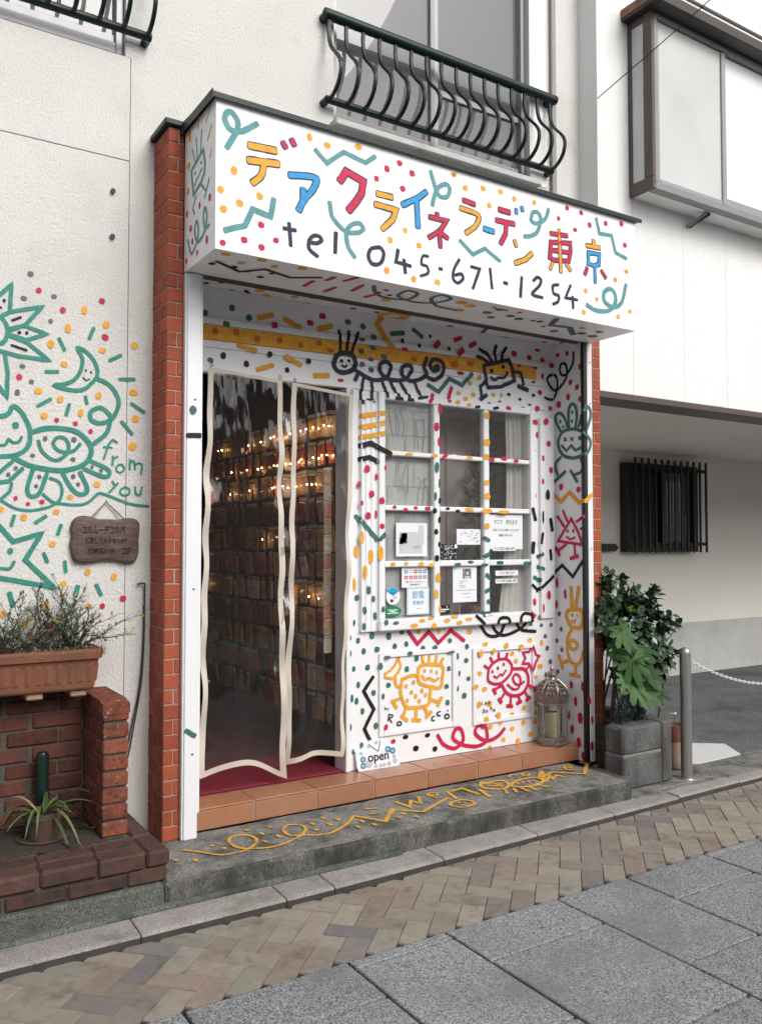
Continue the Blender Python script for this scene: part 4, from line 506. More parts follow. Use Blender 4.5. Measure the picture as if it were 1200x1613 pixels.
def upper_window(x0,x1,z0,z1,xm,blind):
    fr=part('window',bld,(x0,x0+.035,.285,.345,z0,z1),(x1-.035,x1,.285,.345,z0,z1),(x0+.035,x1-.035,.285,.345,z0,z0+.055),(x0+.035,x1-.035,.285,.345,z1-.05,z1),mat='alu',b=.003)
    part('sash',fr,(xm-.03,xm+.005,.292,.335,z0+.055,z1-.05),(x0+.035,xm-.03,.296,.33,z0+.055,z0+.10),mat='alu_grey',b=.003)
    part('sash',fr,(xm+.0055,xm+.04,.305,.345,z0+.055,z1-.05),(xm+.04,x1-.035,.31,.345,z0+.055,z0+.105),(xm+.04,x1-.035,.31,.345,z0+.42,z0+.46),mat='alu',b=.003)
    part('pane',fr,(x0+.035,xm-.03,.312,.318,z0+.10,z1-.05),mat='glass_up'); part('pane',fr,(xm+.04,x1-.035,.325,.331,z0+.105,z1-.05),mat='glass_up')
    if blind:
        m=MB(); z=z0+.10
        while z<z1-.1:
            m.add([(x0+.04,.345,z),(xm-.04,.345,z),(xm-.04,.362,z+.016),(x0+.04,.362,z+.016)],[(0,1,2,3)],'blind'); z+=.034
        m.build('venetian_blind',fr)
        part('curtain',fr,(xm+.04,x1-.035,.372,.378,z0+.06,z1-.05),mat='blind_cloth')
        part('curtain',fr,(x0+.035,xm-.04,.385,.390,z0+.06,z1-.05),mat='blind_cloth')
    else: part('curtain',fr,(x0+.035,x1-.035,.372,.378,z0+.06,z1-.05),mat='blind_cloth')
    return fr
upper_window(.96,2.447,4.010,5.9,1.70,True)
upper_window(-2.6,-.236,4.052,6.0,-1.4,False)
# balcony railings: rail, lower rail, bowed balusters
def railing(x0,n,step,xend,label,z0,z1):
    t=thing('balcony_railing',label,'railing',((x0+xend)/2,.2,z0),'railings under the upper windows')
    m=MB(); m.tube([(x0-.03,.2,z1),(xend+.05,.2,z1)],.031,'railing',12); m.tube([(x0-.012,.2,z1-.004),(x0-.012,.252,z1-.004)],.027,'railing',10); m.tube([(xend+.0,.2,z1-.02),(xend+.0,.252,z1-.02)],.024,'railing',10); m.build('top_rail',t,smooth=True)
    m=MB(); m.tube([(x0-.02,.2,z0),(xend+.02,.2,z0)],.021,'railing',10); m.tube([(x0-.012,.2,z0-.005),(x0-.012,.252,z0-.005)],.022,'railing',10); m.tube([(xend,.2,z0-.012),(xend,.252,z0-.012)],.021,'railing',10); m.build('bottom_rail',t,smooth=True)
    h=z1-z0
    path=bez([(0,0,h-.01),(0,.002,h*.80),(0,-.026,h*.60),(0,-.112,h*.40),(0,-.138,h*.27),(0,-.114,h*.12),(0,-.055,h*.025),(0,0,0)],28)
    vs=[];fs=[]; N=len(path)
    for i,p in enumerate(path):
        tt=(path[min(i+1,N-1)]-path[max(i-1,0)]).normalized(); nn=Vector((0,tt.z,-tt.y))
        for sx,sn in((-1,-1),(1,-1),(1,1),(-1,1)): vs.append(p+Vector((sx*.0095,0,0))+nn*sn*.0072)
    fs=[(i*4+k,i*4+(k+1)%4,(i+1)*4+(k+1)%4,(i+1)*4+k) for i in range(N-1) for k in range(4)]+[(0,1,2,3),(4*N-1,4*N-2,4*N-3,4*N-4)]
    me=MB().add(vs,fs,'railing').mesh('baluster',smooth=True)
    for i in range(n): inst('baluster',me,(x0+i*step,.2,z0),t)
railing(.896,16,.1131,2.593,'dark green railing with bowed bars below the blinds window above the shop sign',4.111,4.603)
railing(-2.035,17,.1184,-.140,'dark green railing at the top left corner beside the blank white wall',4.136,4.628)

# ------------------------------------------------------------------ shop front
YF=.29; YR=2.695
shop = thing('doodled_shop','white painted shop front covered in colourful doodles, with door opening and twelve pane window','shop front',(1.35,.29,.2))
part('wall_panel',shop,(.072,1.082,YF,.34,2.505,2.958),(1.082,YR,YF,.34,2.468,2.958),(1.082,1.312,YF,.34,.309,2.468),(2.458,YR,YF,.34,.309,2.468),(1.312,2.458,YF,.34,.309,1.160),mat='white_paint')
part('door_jamb',shop,(1.055,1.0815,.268,.40,.309,2.504),mat='white_paint',b=.004)
part('door_jamb',shop,(.072,.10,.268,.40,.309,2.504),mat='white_paint',b=.004)
part('reveal_wall',shop,(YR+.0005,2.735,.031,.34,.2,2.958),mat='white_paint')
part('reveal_wall',shop,(.02,.0715,.031,.34,.2,2.958),mat='white_paint')
part('alcove_ceiling',shop,(.02,2.735,.031,.34,2.9585,2.99),mat='white_paint')
part('shutter_rail',shop,(.075,2.6835,.0045,.080,2.922,2.9580),mat='dark_rail'); part('shutter_rail',shop,(.075,2.6835,.086,.100,2.935,2.9580),mat='white_paint')
part('shutter_track',shop,(2.684,2.7115,.003,.0305,.2,2.923),mat='black_rail')
part('post',shop,(.012,.079,0,.055,.2,2.917),(.002,.0115,.006,.055,.2,2.917),(.0795,.094,.012,.03,.315,2.917),mat='post_white',b=.003)
part('post',shop,(2.712,2.757,0,.05,.2,2.917),mat='post_white',b=.003)
# slightly sloping orange board and thin mouldings over the door and window
m=MB(); a,b_=.20,2.53
m.add([(a,.282,2.676),(b_,.282,2.708),(b_,.282,2.788),(a,.282,2.752),(a,YF-.0005,2.676),(b_,YF-.0005,2.708),(b_,YF-.0005,2.788),(a,YF-.0005,2.752)],[(0,1,2,3),(0,4,5,1),(3,2,6,7),(0,3,7,4),(1,5,6,2)],'paint_y'); m.build('orange_board',shop)
def slat(name,x0,x1,za,zb,hgt,y):
    m=MB(); m.add([(x0,y,za),(x1,y,zb),(x1,y,zb+hgt),(x0,y,za+hgt),(x0,YF-.0005,za),(x1,YF-.0005,zb),(x1,YF-.0005,zb+hgt),(x0,YF-.0005,za+hgt)],[(0,1,2,3),(0,4,5,1),(3,2,6,7),(0,3,7,4),(1,5,6,2)],'white_paint'); return m.build(name,shop)
slat('moulding',.10,2.69,2.757,2.794,.034,.280); slat('moulding',.10,2.69,2.634,2.664,.036,.281)
slat('moulding',.10,2.69,2.503,2.503,.018,.283)
# window: frame, glazing bars, panes
CX=[(1.316,1.671),(1.717,2.063),(2.109,2.455)]; RZ=[(2.155,2.458),(1.832,2.128),(1.501,1.801),(1.165,1.465)]
win=part('window_frame',shop,(1.272,1.3155,.262,.305,1.1605,2.50),(2.4555,2.50,.262,.305,1.1605,2.50),(1.3155,2.4555,.262,.305,2.4585,2.50),mat='white_paint',b=.005)
for a,b_ in((1.671,1.717),(2.063,2.109)): part('glazing_bar',win,(a,b_,.266,.312,1.1605,2.4583),mat='white_paint',b=.006)
for za,zb in((2.128,2.155),(1.801,1.832),(1.465,1.501)):
    for x0,x1 in CX: part('glazing_bar',win,(x0+.0005,x1-.0005,.270,.310,za,zb),mat='white_paint',b=.005)
part('window_sill',win,(1.262,2.47,.236,.2895,1.094,1.160),mat='white_paint',b=.008)
for x0,x1 in CX:
    for z0,z1 in RZ: part('pane',win,(x0-.004,x1+.004,.2935,.2975,z0-.004,z1+.004),mat='glass')
def fluted(name,x0,x1,z0,z1,n,d):
    prof=[(x0,YF-.0005)]; wv=(x1-x0)
    for i in range(n):
        a=x0+wv*i/n; prof+= [(a+.004,YF-d),(a+wv/n*.42,YF-d),(a+wv/n*.5,YF-d*.74),(a+wv/n-.010,YF-d*.74),(a+wv/n-.003,YF-d)]
    prof+= [(x1-.001,YF-d),(x1,YF-.0005)]
    m=MB(); m.prism(prof,z0,z1,'white_paint'); return m.build(name,shop)
fluted('fluted_trim',1.150,1.262,1.096,2.44,3,.026); fluted('fluted_trim',2.545,2.668,1.11,2.445,2,.022)
def raised(x0,x1,z0,z1,dz):
    p=part('raised_panel',shop,(x0,x0+.032,.277,YF-.0004,z0,z1),(x1-.032,x1,.277,YF-.0004,z0+dz*0,z1),(x0+.032,x1-.032,.277,YF-.0004,z1-.032,z1),(x0+.032,x1-.032,.277,YF-.0004,z0,z0+.032),mat='white_paint',b=.004)
    return p
raised(1.283,1.850,.478,.966,0); raised(1.978,2.508,.466,.950,0)
for x,y,z in((.052,.0,2.30),(.052,0,1.385),(.052,0,.60),(2.735,0,2.52),(2.735,0,1.57),(2.735,0,2.79)):
    mmm=MB().lathe([(.005,0),(.005,.002)],(0,0),'black_rail',8).mesh('screw'); inst('screw',mmm,(x,.0,z),shop,rot=(rad(90),0,0))

# brick piers each side
pier = thing('brick_pier','tall red brick pier left of the shop door under a dark metal cap','brick pier',(-.045,.14,.2),'brick piers framing the shop')
part('core',pier,(-.077,-.004,.034,.25,.2,3.625),mat='mortar')
ph=.0714; n=int((3.63-.2)/ph)
for i in range(n):
    z0=.2+i*ph; z1=z0+ph-.0045
    if i%2==0:
        brick(pier,-.0815,0,.03,.138,z0,z1,'brick_red'); brick(pier,-.0815,-.02,.1425,.2495,z0,z1,'brick_red')
    else:
        brick(pier,-.0815,-.0335,.03,.085,z0,z1,'brick_red'); brick(pier,-.029,0,.03,.085,z0,z1,'brick_red'); brick(pier,-.0815,-.02,.0895,.195,z0,z1,'brick_red'); brick(pier,-.0815,-.02,.1995,.2495,z0,z1,'brick_red')
part('cap',pier,(-.105,-.004,.008,.25,3.630,3.658),mat='green_metal',b=.004)
pier2 = thing('brick_pier','narrow red brick pier right of the doodled shop beside the shrubs','brick pier',(2.81,.14,.2),'brick piers framing the shop')
part('core',pier2,(2.760,2.862,.034,.25,.2,3.6),mat='mortar')
for i in range(int((3.6-.2)/ph)):
    z0=.2+i*ph; z1=z0+ph-.0045
    if i%2==0: brick(pier2,2.7585,2.866,.03,.24,z0,z1,'brick_red')
    else: brick(pier2,2.7585,2.808,.03,.13,z0,z1,'brick_red'); brick(pier2,2.8125,2.866,.03,.24,z0,z1,'brick_red')

# shop sign box
sign = thing('shop_sign','white box sign with painted Japanese lettering and a telephone number above the shop','sign',(1.36,-.19,2.92))
sgn_front=part('sign_panel',sign,(0,2.745,-.378,-.366,2.92,3.607),mat='sign_white')
part('sign_panel',sign,(0,.012,-.3655,.025,2.9205,3.607),mat='sign_white'); part('sign_panel',sign,(2.733,2.745,-.3655,.025,2.9205,3.607),mat='sign_white')
part('soffit',sign,(.0125,2.7325,-.3655,.0035,2.9203,2.934),mat='sign_white')
m=MB(); rf=[(-.396,3.6075),(-.396,3.622),(.245,3.664),(.245,3.6475)]
m.prism(rf,-.022,2.785,'green_metal',axis='x'); m.box(-.0215,2.7845,-.400,-.3965,3.598,3.6225,'green_metal'); m.box(-.026,-.0225,-.40,.03,3.590,3.634,'green_metal'); m.build('sign_roof',sign)

# tiled threshold
th = thing('tiled_threshold','orange clay tiled step under the shop door and window','step',(1.35,.2,.2))
part('grout_bed',th,(.0735,2.6945,.094,.289,.2,.3015),(.10,1.08,.2895,.50,.2,.3015),mat='grout')
TX=[.06,.416,.772,1.131,1.49,1.858,2.205,2.561,2.6945]
for x0,x1 in zip(TX[:-1],TX[1:]):
    x0=max(x0,.0745); e=.003
    brick(th,x0+e,x1-e if x1<2.69 else x1,.0885,.097,.201,.2955,'tile',name='tile',b=.003,j=.0004)
    brick(th,x0+e,x1-e if x1<2.69 else x1,.0865,.2885,.298,.307,'tile',name='tile',b=.004,j=.0004)
# concrete step with painted greeting
step = struct(rough_block('concrete_step',None,-.216,2.60,-.442,.088,.02,.2,'concrete',b=.014,amp=.0045,step=.05))
step.data.materials.append(G['concrete_mould'])
for p_ in step.data.polygons:
    if p_.normal.y<-.62: p_.material_index=1
struct(rough_block('concrete_end',None,2.60,2.69,-.36,-.02,.06,.195,'concrete_box',b=.02,amp=.006,step=.05))
struct(rough_block('concrete_footing',None,-5,.95,-.468,-.30,.02,.118,'concrete_old',b=.012,amp=.008,step=.07))
struct(rough_block('concrete_base',None,-5,-.219,-.436,.24,.05,.198,'concrete_old',b=.012,amp=.006,step=.08))

# ------------------------------------------------------------------ painted doodles and lettering laid on the real surfaces
bv=MB()
for o in shop.children_recursive:
    if o.type=='MESH' and o.name.split('.')[0] not in('pane','screw'):
        off=wl(o); k=len(bv.v)
        for v in o.data.vertices: bv.v.append(tuple(v.co+off))
        for p in o.data.polygons: bv.f.append(tuple(i+k for i in p.vertices))
BVH=BVHTree.FromPolygons([Vector(v) for v in bv.v],bv.f)
SURF={'SF':(lambda u,v:(u,-.378,v),(0,-1,0),sign),'SL':(lambda u,v:(0,u,v),(-1,0,0),sign),'SB':(lambda u,v:(u,v,2.9203),(0,0,-1),sign),
 'CE':(lambda u,v:(u,v,2.9585),(0,0,-1),shop),'FA':(lambda u,v:(u,YF,v),(0,-1,0),shop),'RW':(lambda u,v:(YR,u,v),(-1,0,0),shop),'PO':(lambda u,v:(u,0,v),(0,-1,0),shop),
 'LW':(lambda u,v:(u,YW,v),(0,-1,0),bld),'ST':(lambda u,v:(u,v,.2),(0,0,1),step)}
KEY=0
def conform(s,p,n):
    if s in('FA','RW','PO'):
        q=Vector(p)+n*.10; h=BVH.ray_cast(q,-n,.16)
        if h[0] is not None and abs((h[0]-Vector(p)).dot(n))<(.07 if s=='FA' else .012): return h[0]
    return Vector(p)
def even(vs,nn,gap=.012,width=3):
    """keep a brush mark on the face it was painted on instead of letting its edge drop into a gap"""
    n=Vector(nn); d=[v.dot(n) for v in vs]
    if width==0:
        for i in range(1,len(vs)):
            if d[0]-d[i]>.009: vs[i]=vs[i]+n*(d[0]-d[i])
            elif d[i]<d[0]: vs[i]=vs[i]+n*(d[0]-d[i])
            elif d[i]-d[0]<gap: pass
        m_=max([q for q in d if q-d[0]<gap]); vs[:]=[v+n*(m_-v.dot(n)) if -1<m_-v.dot(n)<gap else v for v in vs]
        return
    N=len(vs)//3
    e=[max(d[3*i+k] for k in range(3) if d[3*i+k]-d[3*i+1]<gap) for i in range(N)]
    e2=[max([e[j] for j in range(max(0,i-1),min(N,i+2)) if e[j]-e[i]<gap]) for i in range(N)]
    for i in range(N):
        for k in range(3):
            g=e2[i]-d[3*i+k]
            if g>0: vs[3*i+k]=vs[3*i+k]+n*g
SBV=BVHTree.FromPolygons([v.co+wl(step) for v in step.data.vertices],[tuple(p.vertices) for p in step.data.polygons])
def place(s,u,v,off):
    f,n,_=SURF[s]; n=Vector(n); p=Vector(f(u,v))
    if s=='ST':
        h=SBV.ray_cast(p+Vector((0,0,.2)),Vector((0,0,-1)),.4)
        if h[0] is not None: return h[0]+n*(off+.001)
        return p+n*off
    return conform(s,p,n)+n*off
def stroke(mb,s,mat,wd,pts,off,step_):
    q=[pts[0]]
    for a,b in zip(pts[:-1],pts[1:]):
        L=math.hypot(b[0]-a[0],b[1]-a[1]); k=max(1,int(L/step_))
        for i in range(1,k+1): q.append((a[0]+(b[0]-a[0])*i/k,a[1]+(b[1]-a[1])*i/k))
    N=len(q); h=wd/2; seed=R.random()*50; closed=math.hypot(q[0][0]-q[-1][0],q[0][1]-q[-1][1])<1e-4
    rows=[]
    for i in range(N):
        p=q[i]
        def dr(a,b):
            L=math.hypot(b[0]-a[0],b[1]-a[1]) or 1e-9; return((b[0]-a[0])/L,(b[1]-a[1])/L)
        d1=dr(q[i-1],p) if i>0 else (dr(q[-2],q[-1]) if closed else dr(p,q[1])); d2=dr(p,q[i+1]) if i<N-1 else (dr(q[0],q[1]) if closed else dr(q[-2],p))
        tx,ty=d1[0]+d2[0],d1[1]+d2[1]; L=math.hypot(tx,ty)
        if L<.3: tx,ty=d2; L=1
        tx/=L;ty/=L; nx,ny=-ty,tx; c=max(.62,nx*-d2[1]+ny*d2[0]); 
        jl=1+.17*noise.noise(Vector((seed,i*step_*22,0))); jr=1+.17*noise.noise(Vector((seed+9,i*step_*22,3)))
        rows.append((p,(nx,ny),h*jl/c,h*jr/c,(tx,ty)))
    def cap(row,sg):
        p,nn,hl,hr,t=row; out=[]
        for e in(.93,.7,.35): 
            k=math.sqrt(max(0,1-e*e*.85)); out.append(((p[0]+sg*t[0]*h*e*.62,p[1]+sg*t[1]*h*e*.62),nn,hl*k,hr*k,t))
        return out
    if not closed: rows=cap(rows[0],-1)+rows+list(reversed(cap(rows[-1],1)))
    vs=[];fs=[]
    for i,(p,nn,hl,hr,t) in enumerate(rows):
        o=off+i*6e-6
        for k in(1,.0,-1):
            e=(hl if k>0 else hr)*k; vs.append(place(s,p[0]+nn[0]*e,p[1]+nn[1]*e,o))
    if s in('FA','PO'): even(vs,SURF[s][1])
    for i in range(len(rows)-1):
        for k in(0,1): fs.append((i*3+k,i*3+k+1,(i+1)*3+k+1,(i+1)*3+k))
    mb.add(vs,fs,mat)
def dot(mb,s,mat,u,v,r1,r2,off):
    n=11; vs=[place(s,u,v,off)]; sd=R.random()*40; ex=R.choice((2.0,2.6,3.2)); rot=R.uniform(-.25,.25)
    for k in range(n):
        a=2*math.pi*k/n; j=1+.16*noise.noise(Vector((sd,math.cos(a)*1.3,math.sin(a)*1.3)))
        ca,sa=math.cos(a),math.sin(a); g=(abs(ca)**ex+abs(sa)**ex)**(-1/ex)*j
        x,y=ca*g*r1,sa*g*r2; x,y=x*math.cos(rot)-y*math.sin(rot)*r1/max(r1,r2),x*math.sin(rot)*r2/max(r1,r2)+y*math.cos(rot)
        vs.append(place(s,u+x,v+y,off))
    if s in('FA','PO'): even(vs,SURF[s][1],width=0)
    mb.add(vs,[(0,1+k,1+(k+1)%n) for k in range(n)],mat)
NM={'letter':'letter','mural_letter':'letter','figure':'painted_figure','mural':'painted_figure','squiggle':'painted_squiggle','dots':'painted_dots'}
for s,g,recs in PAINT:
    mb=MB(); fillers=[]
    st=.009 if s in('FA','RW','PO') else .02
    for rec in recs.split(';'):
        col,wd,co=rec.split(','); wd=int(wd)/1000*(1.0 if 'letter' in g else .86 if s=='ST' else 1.13)
        if s=='ST': col='Y'
        v=[int(x)/1000 for x in co.split()]; KEY+=1; off=.0012+KEY*3.2e-6+(.0022 if s=='FA' and 'letter' in g else 0)
        if wd==0: dot(mb,s,'paint_'+col,v[0],v[1],v[2],v[3],off); continue
        pts=list(zip(v[::2],v[1::2]))
        if g=='squiggle' and mb.v: mb.build(NM['squiggle'],SURF[s][2],fix=False); mb=MB()
        if col[0]=='K': stroke(mb,s,'paint_K',wd+.011,pts,off,st); fillers.append((col[1],wd-.001,pts,off+.0008))
        else: stroke(mb,s,'paint_'+col,wd,pts,off,st)
    for c,wd,pts,off in fillers: stroke(mb,s,'paint_'+c,wd,pts,off,st)
    o=mb.build(NM[g.split(':')[0]],SURF[s][2],fix=False)
    if g=='dots': o['kind']='stuff'

# ------------------------------------------------------------------ vinyl door curtains
def curtain(label,xl,xr,phase,y0,hem,ext=0.0):
    """xl, xr: lists of (z,x) down the two edges"""
    t=thing('vinyl_curtain',label,'door curtain',(xl[0][1],y0,xl[0][0]),'clear vinyl curtains in the doorway')
    def at(tab,z):
        for (za,a),(zb,b) in zip(tab[:-1],tab[1:]):
            if zb<=z<=za: return a+(b-a)*(za-z)/(za-zb)
        return tab[-1][1] if z<tab[-1][0] else tab[0][1]
    def P(s,f):                      # s across 0..1, f down 0..1
        ztop=xl[0][0]+(xr[0][0]-xl[0][0])*s; zb=hem(s); z=ztop+(zb-ztop)*f
        x0,x1=at(xl,z),at(xr,z); x=x0+(x1-x0)*s
        e=abs(2*s-1)**3
        x+=(.007*math.sin(z*9+phase)+.004*math.sin(z*21+phase*2))*f**.5*e
        y=y0+.020*math.sin(s*9+phase+z*.7)*f+(.009*math.sin(z*13+phase+s*2)+.011*math.sin(z*19+phase*3+s))*(e*.9+.1)*min(1,f*4)
        return Vector((x,y,z))
    m=MB(); ns,nf=30,130
    vs=[P(-ext+(1+ext)*i/ns,j/nf*(.985 if ext and i<ns*ext else 1)) for j in range(nf+1) for i in range(ns+1)]
    m.add(vs,[((j+1)*(ns+1)+i,(j+1)*(ns+1)+i+1,j*(ns+1)+i+1,j*(ns+1)+i) for j in range(nf) for i in range(ns)],'vinyl'); m.build('vinyl_sheet',t,fix=False,smooth=True)
    wdt=.026/ (xr[0][1]-xl[0][1])
    def band(name,fa,nn):
        m=MB(); 
        for sgn in(-1,1):
            vs=[]
            for k in range(nn+1):
                for q in fa(k/nn): vs.append(P(*q)+Vector((0,sgn*.0016,0)))
            m.add(vs,[(k*2,k*2+1,k*2+3,k*2+2) for k in range(nn)],'tape_cream')
        m.build(name,t,fix=False,smooth=True)
    band('edge_tape',lambda f:((-.1*wdt,f),(wdt,f)),90); band('edge_tape',lambda f:((1-wdt,f),(1+.1*wdt,f)),90)
    band('hem_tape',lambda s:((wdt+s*(1-2*wdt),.986),(wdt+s*(1-2*wdt),1.0)),30)
    band('top_tape',lambda s:((wdt+s*(1-2*wdt),0.0),(wdt+s*(1-2*wdt),.009)),12)
    for s in(.03,.97):
        p=P(s,0)+Vector((0,-.006,.012)); m=MB(); m.tube([p+Vector((.008*math.cos(a),0,.010*math.sin(a))) for a in[k*math.pi/5 for k in range(11)]],.0022,'iron_dark',5,caps=False); m.build('eyelet',t)
curtain('left clear vinyl door curtain with wavy cream edging, the wider of the two',[(2.522,.214),(1.46,.193),(.39,.190)],[(2.495,.632),(1.45,.642),(.335,.668)],.6,.244,lambda s:.405-.065*s+.075*max(0,math.sin(math.pi*s))**1.3)
curtain('right clear vinyl door curtain with wavy cream edging, against the white door post',[(2.492,.700),(1.45,.688),(.43,.668)],[(2.462,1.088),(1.45,1.062),(.405,1.008)],2.4,.252,lambda s:.405+.01*s+.022*max(0,math.sin(math.pi*s)),ext=.15)
md=thing('door_mat','dark red door mat on the floor behind the clear curtains','door mat',(.6,.45,.307)); part('mat_body',md,(.105,1.05,.305,.80,.3075,.319),mat='mat_red',b=.004); part('mat_border',md,(.1055,1.0495,.2955,.3045,.3075,.316),mat='mat_red',b=.002)

# ------------------------------------------------------------------ inside the shop
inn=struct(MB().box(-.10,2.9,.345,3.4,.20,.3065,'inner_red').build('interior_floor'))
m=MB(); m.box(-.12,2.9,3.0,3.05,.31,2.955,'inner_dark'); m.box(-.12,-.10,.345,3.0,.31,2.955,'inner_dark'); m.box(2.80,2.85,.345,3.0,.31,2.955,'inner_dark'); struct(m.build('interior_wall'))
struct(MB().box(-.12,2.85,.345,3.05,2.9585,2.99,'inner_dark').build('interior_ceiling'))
XP=1.17
rack=thing('display_rack','dark wall rack hung with rows of small packets inside the doorway','display rack',(XP+.05,1.6,.31))
part('back_board',rack,(XP+.05,XP+.07,.50,2.95,.31,2.60),mat='inner_brown')
pk_me=[]
for i in range(8):
    m=MB(); m.box(-.009,.009,-.047,.047,-.080-.006*(i%3),.052,'packet_%d'%i,.008); m.box(-.002,.002,-.045,.045,.0555,.078,'paper_grey' if i%3 else 'packet_4'); pk_me.append(m.mesh('packet',smooth=False))
for r in range(11):
    z=.58+r*.178; 
    m=MB(); m.box(XP+.036,XP+.0495,.52,2.93,z+.084,z+.094,'shelf_black')
    if r in(3,5): m.box(XP+.028,XP+.0355,.52,2.93,z+.09,z+.14,'shelf_black')
    m.build('rail',rack)
    for k in range(19):
        if R.random()<.05: continue
        y=.57+k*.124; o=bpy.data.objects.new('packet',pk_me[(R.randrange(8) if R.random()<.6 else (r*3)%8)]); COL.objects.link(o)
        o.location=(XP+.018+R.uniform(-.004,.006),y+R.uniform(-.006,.006),z+R.uniform(-.006,.004)); o.rotation_euler=(R.uniform(-.10,.10),R.uniform(-.16,.06),R.uniform(-.25,.25))
        tag(o,'small shiny packet hanging in the rows behind the door curtains','packet','packets hanging on the display rack')
    # end of row
cards=[]
for k in range(11):
    o=bpy.data.objects.new('display_card',pk_me[(4,0,7)[k%3]]); COL.objects.link(o); o.location=(1.02+R.uniform(-.003,.003),.43,1.02+k*.098); o.rotation_euler=(0,0,rad(90)+R.uniform(-.1,.1)); o.scale=(.7,.55,.62)
    tag(o,'pale card in the vertical strip hanging beside the inner door jamb','card','display cards hanging beside the door jamb')
ls=thing('light_string','string of small warm bulbs strung over the hanging packets, some added as fill light','lights',(XP-.05,.9,2.2))
bm_=MB().lathe([(.0005,-.0035),(.0032,-.001),(.0032,.0015),(.0005,.0035)],(0,0),'lamp_bulb',8).mesh('bulb'); wr=MB()
for r,z in enumerate((2.335,2.145,1.985,1.63,1.27)):
    pts=[]
    for k in range(36):
        p=(XP-.03+R.uniform(-.01,.01),.56+k*.065+R.uniform(-.016,.016)+r*.02,z+R.uniform(-.010,.010)); pts.append((p[0],p[1],p[2]+.008))
        if R.random()<(.85 if k<14 and r<3 else .20 if r<3 else .07): inst('bulb',bm_,p,ls,rot=(R.uniform(-.5,.5),0,0),scale=(1,R.uniform(.6,2.0),R.uniform(.6,1.1)))  # far and lower bulbs are added to brighten the packets
    wr.tube(bez(pts,60),.0015,'shelf_black',4)
wr.build('wire',ls)
# behind the window
part_=lambda n,l,c,b,mt,**k: tag(MB().box(*b,mt).build(n),l,c,**k)
def cloth(name,label,edge,z0,z1,y0,amp,fr,mat):
    m=MB(); nz,nx=24,60; vs=[]
    for j in range(nz+1):
        z=z1+(z0-z1)*j/nz; a,b=edge(j/nz)
        for i in range(nx+1):
            s=i/nx; vs.append((a+(b-a)*s,y0+amp*math.sin(s*fr*6.283+.6*math.sin(z*3))*(.6+.4*noise.noise(Vector((s*6,z*2,1)))),z))
    m.add(vs,[(j*(nx+1)+i,j*(nx+1)+i+1,(j+1)*(nx+1)+i+1,(j+1)*(nx+1)+i) for j in range(nz) for i in range(nx)],mat)
    return tag(m.build(name,fix=False,smooth=True),label,'curtain')
lace=cloth('lace_panel','flat pale lace panel hanging behind the left column of panes',lambda f:(1.29,1.705),1.10,2.60,.318,.004,3,'lace')
lp=MB()  # reflected bricks and plants drawn as grey lines on the lace
for k in range(9):
    z=1.17+k*.155; lp.add([(1.31,.3125,z),(1.70,.3125,z+.004),(1.70,.3125,z+.008),(1.31,.3125,z+.004)],[(0,1,2,3)],'reflection_line')
    for j in range(3):
        x=1.36+j*.13+(k%2)*.06; lp.add([(x,.3123,z+.006),(x+.004,.3123,z+.006),(x+.006,.3123,z+.155),(x+.002,.3123,z+.155)],[(0,1,2,3)],'reflection_line')
for c in((1.40,2.36),(1.55,2.30),(1.44,2.03),(1.58,1.94),(1.40,1.70)):
    for q in range(3):
        x=c[0]+q*.035; lp.tube(bez([(x,.3105,c[1]-.12),(x+R.uniform(-.02,.02),.3105,c[1]-.03),(x+R.uniform(-.03,.03),.3105,c[1]+.05),(x+R.uniform(-.01,.05),.3105,c[1]+.07)],10),.0018,'reflection_line',4)
lp.build('reflected_lines',lace)
cloth('window_curtain','pleated grey curtain tied back behind the right column of panes',lambda f:(2.30+.03*math.sin(f*2.6)-.10*f*f,2.60+.02*f),1.02,2.62,.338,.016,7,'curtain')
tag(MB().box(1.26,2.79,.3605,.62,1.02,1.05,'inner_brown').build('display_shelf'),'brown display shelf just behind the shop window','shelf')
m=MB(); m.box(1.24,2.78,.635,.66,.31,2.75,'inner_panel')
for k in range(8): m.box(1.352+k*.17,1.512+k*.17,.624,.6345,.4,2.7,'inner_panel',.004)
tag(m.build('interior_partition'),'brown boarded partition standing behind the shop window','partition')
def leaf_shape(mb,p,d,nrm,L,wd,mat,curl=.25,fold=.18):
    d=d.normalized(); s=d.cross(nrm); s=s.normalized() if s.length>1e-4 else d.orthogonal().normalized(); nn=s.cross(d).normalized()
    q=lambda t,sd,: p+d*(L*t)+s*(sd*wd)+nn*(-curl*L*t*t+fold*wd*abs(sd))
    mb.add([q(0,0),q(.35,.5),q(.40,0),q(.35,-.5),q(.74,.43),q(.78,0),q(.74,-.43),q(1,0)],[(0,2,1),(0,3,2),(1,2,5,4),(2,3,6,5),(4,5,7),(5,6,7)],mat)
def rv(): 
    while True:
        v=Vector((R.uniform(-1,1),R.uniform(-1,1),R.uniform(-1,1)))
        if .05<v.length<1: return v
t=thing('pot_plant','leafy green plant standing behind the shop window beside the curtain','plant',(2.16,.75,1.05)); m=MB(); st_=MB()
for k in range(320):
    v=rv(); p=Vector((2.24+v.x*.15,.48+v.y*.10,1.80+v.z*.62)); leaf_shape(m,p,v+Vector((0,-.2,.2)),Vector((0,0,1)),.07,.03,'leaf_mid')
st_.tube([(2.17,.5,1.05),(2.20,.5,1.5),(2.23,.48,2.1)],.012,'bark',6); m.build('foliage',t,fix=False); st_.build('stem',t); part('pot',t,(2.10,2.24,.43,.58,1.051,1.20),mat='terracotta',b=.02)
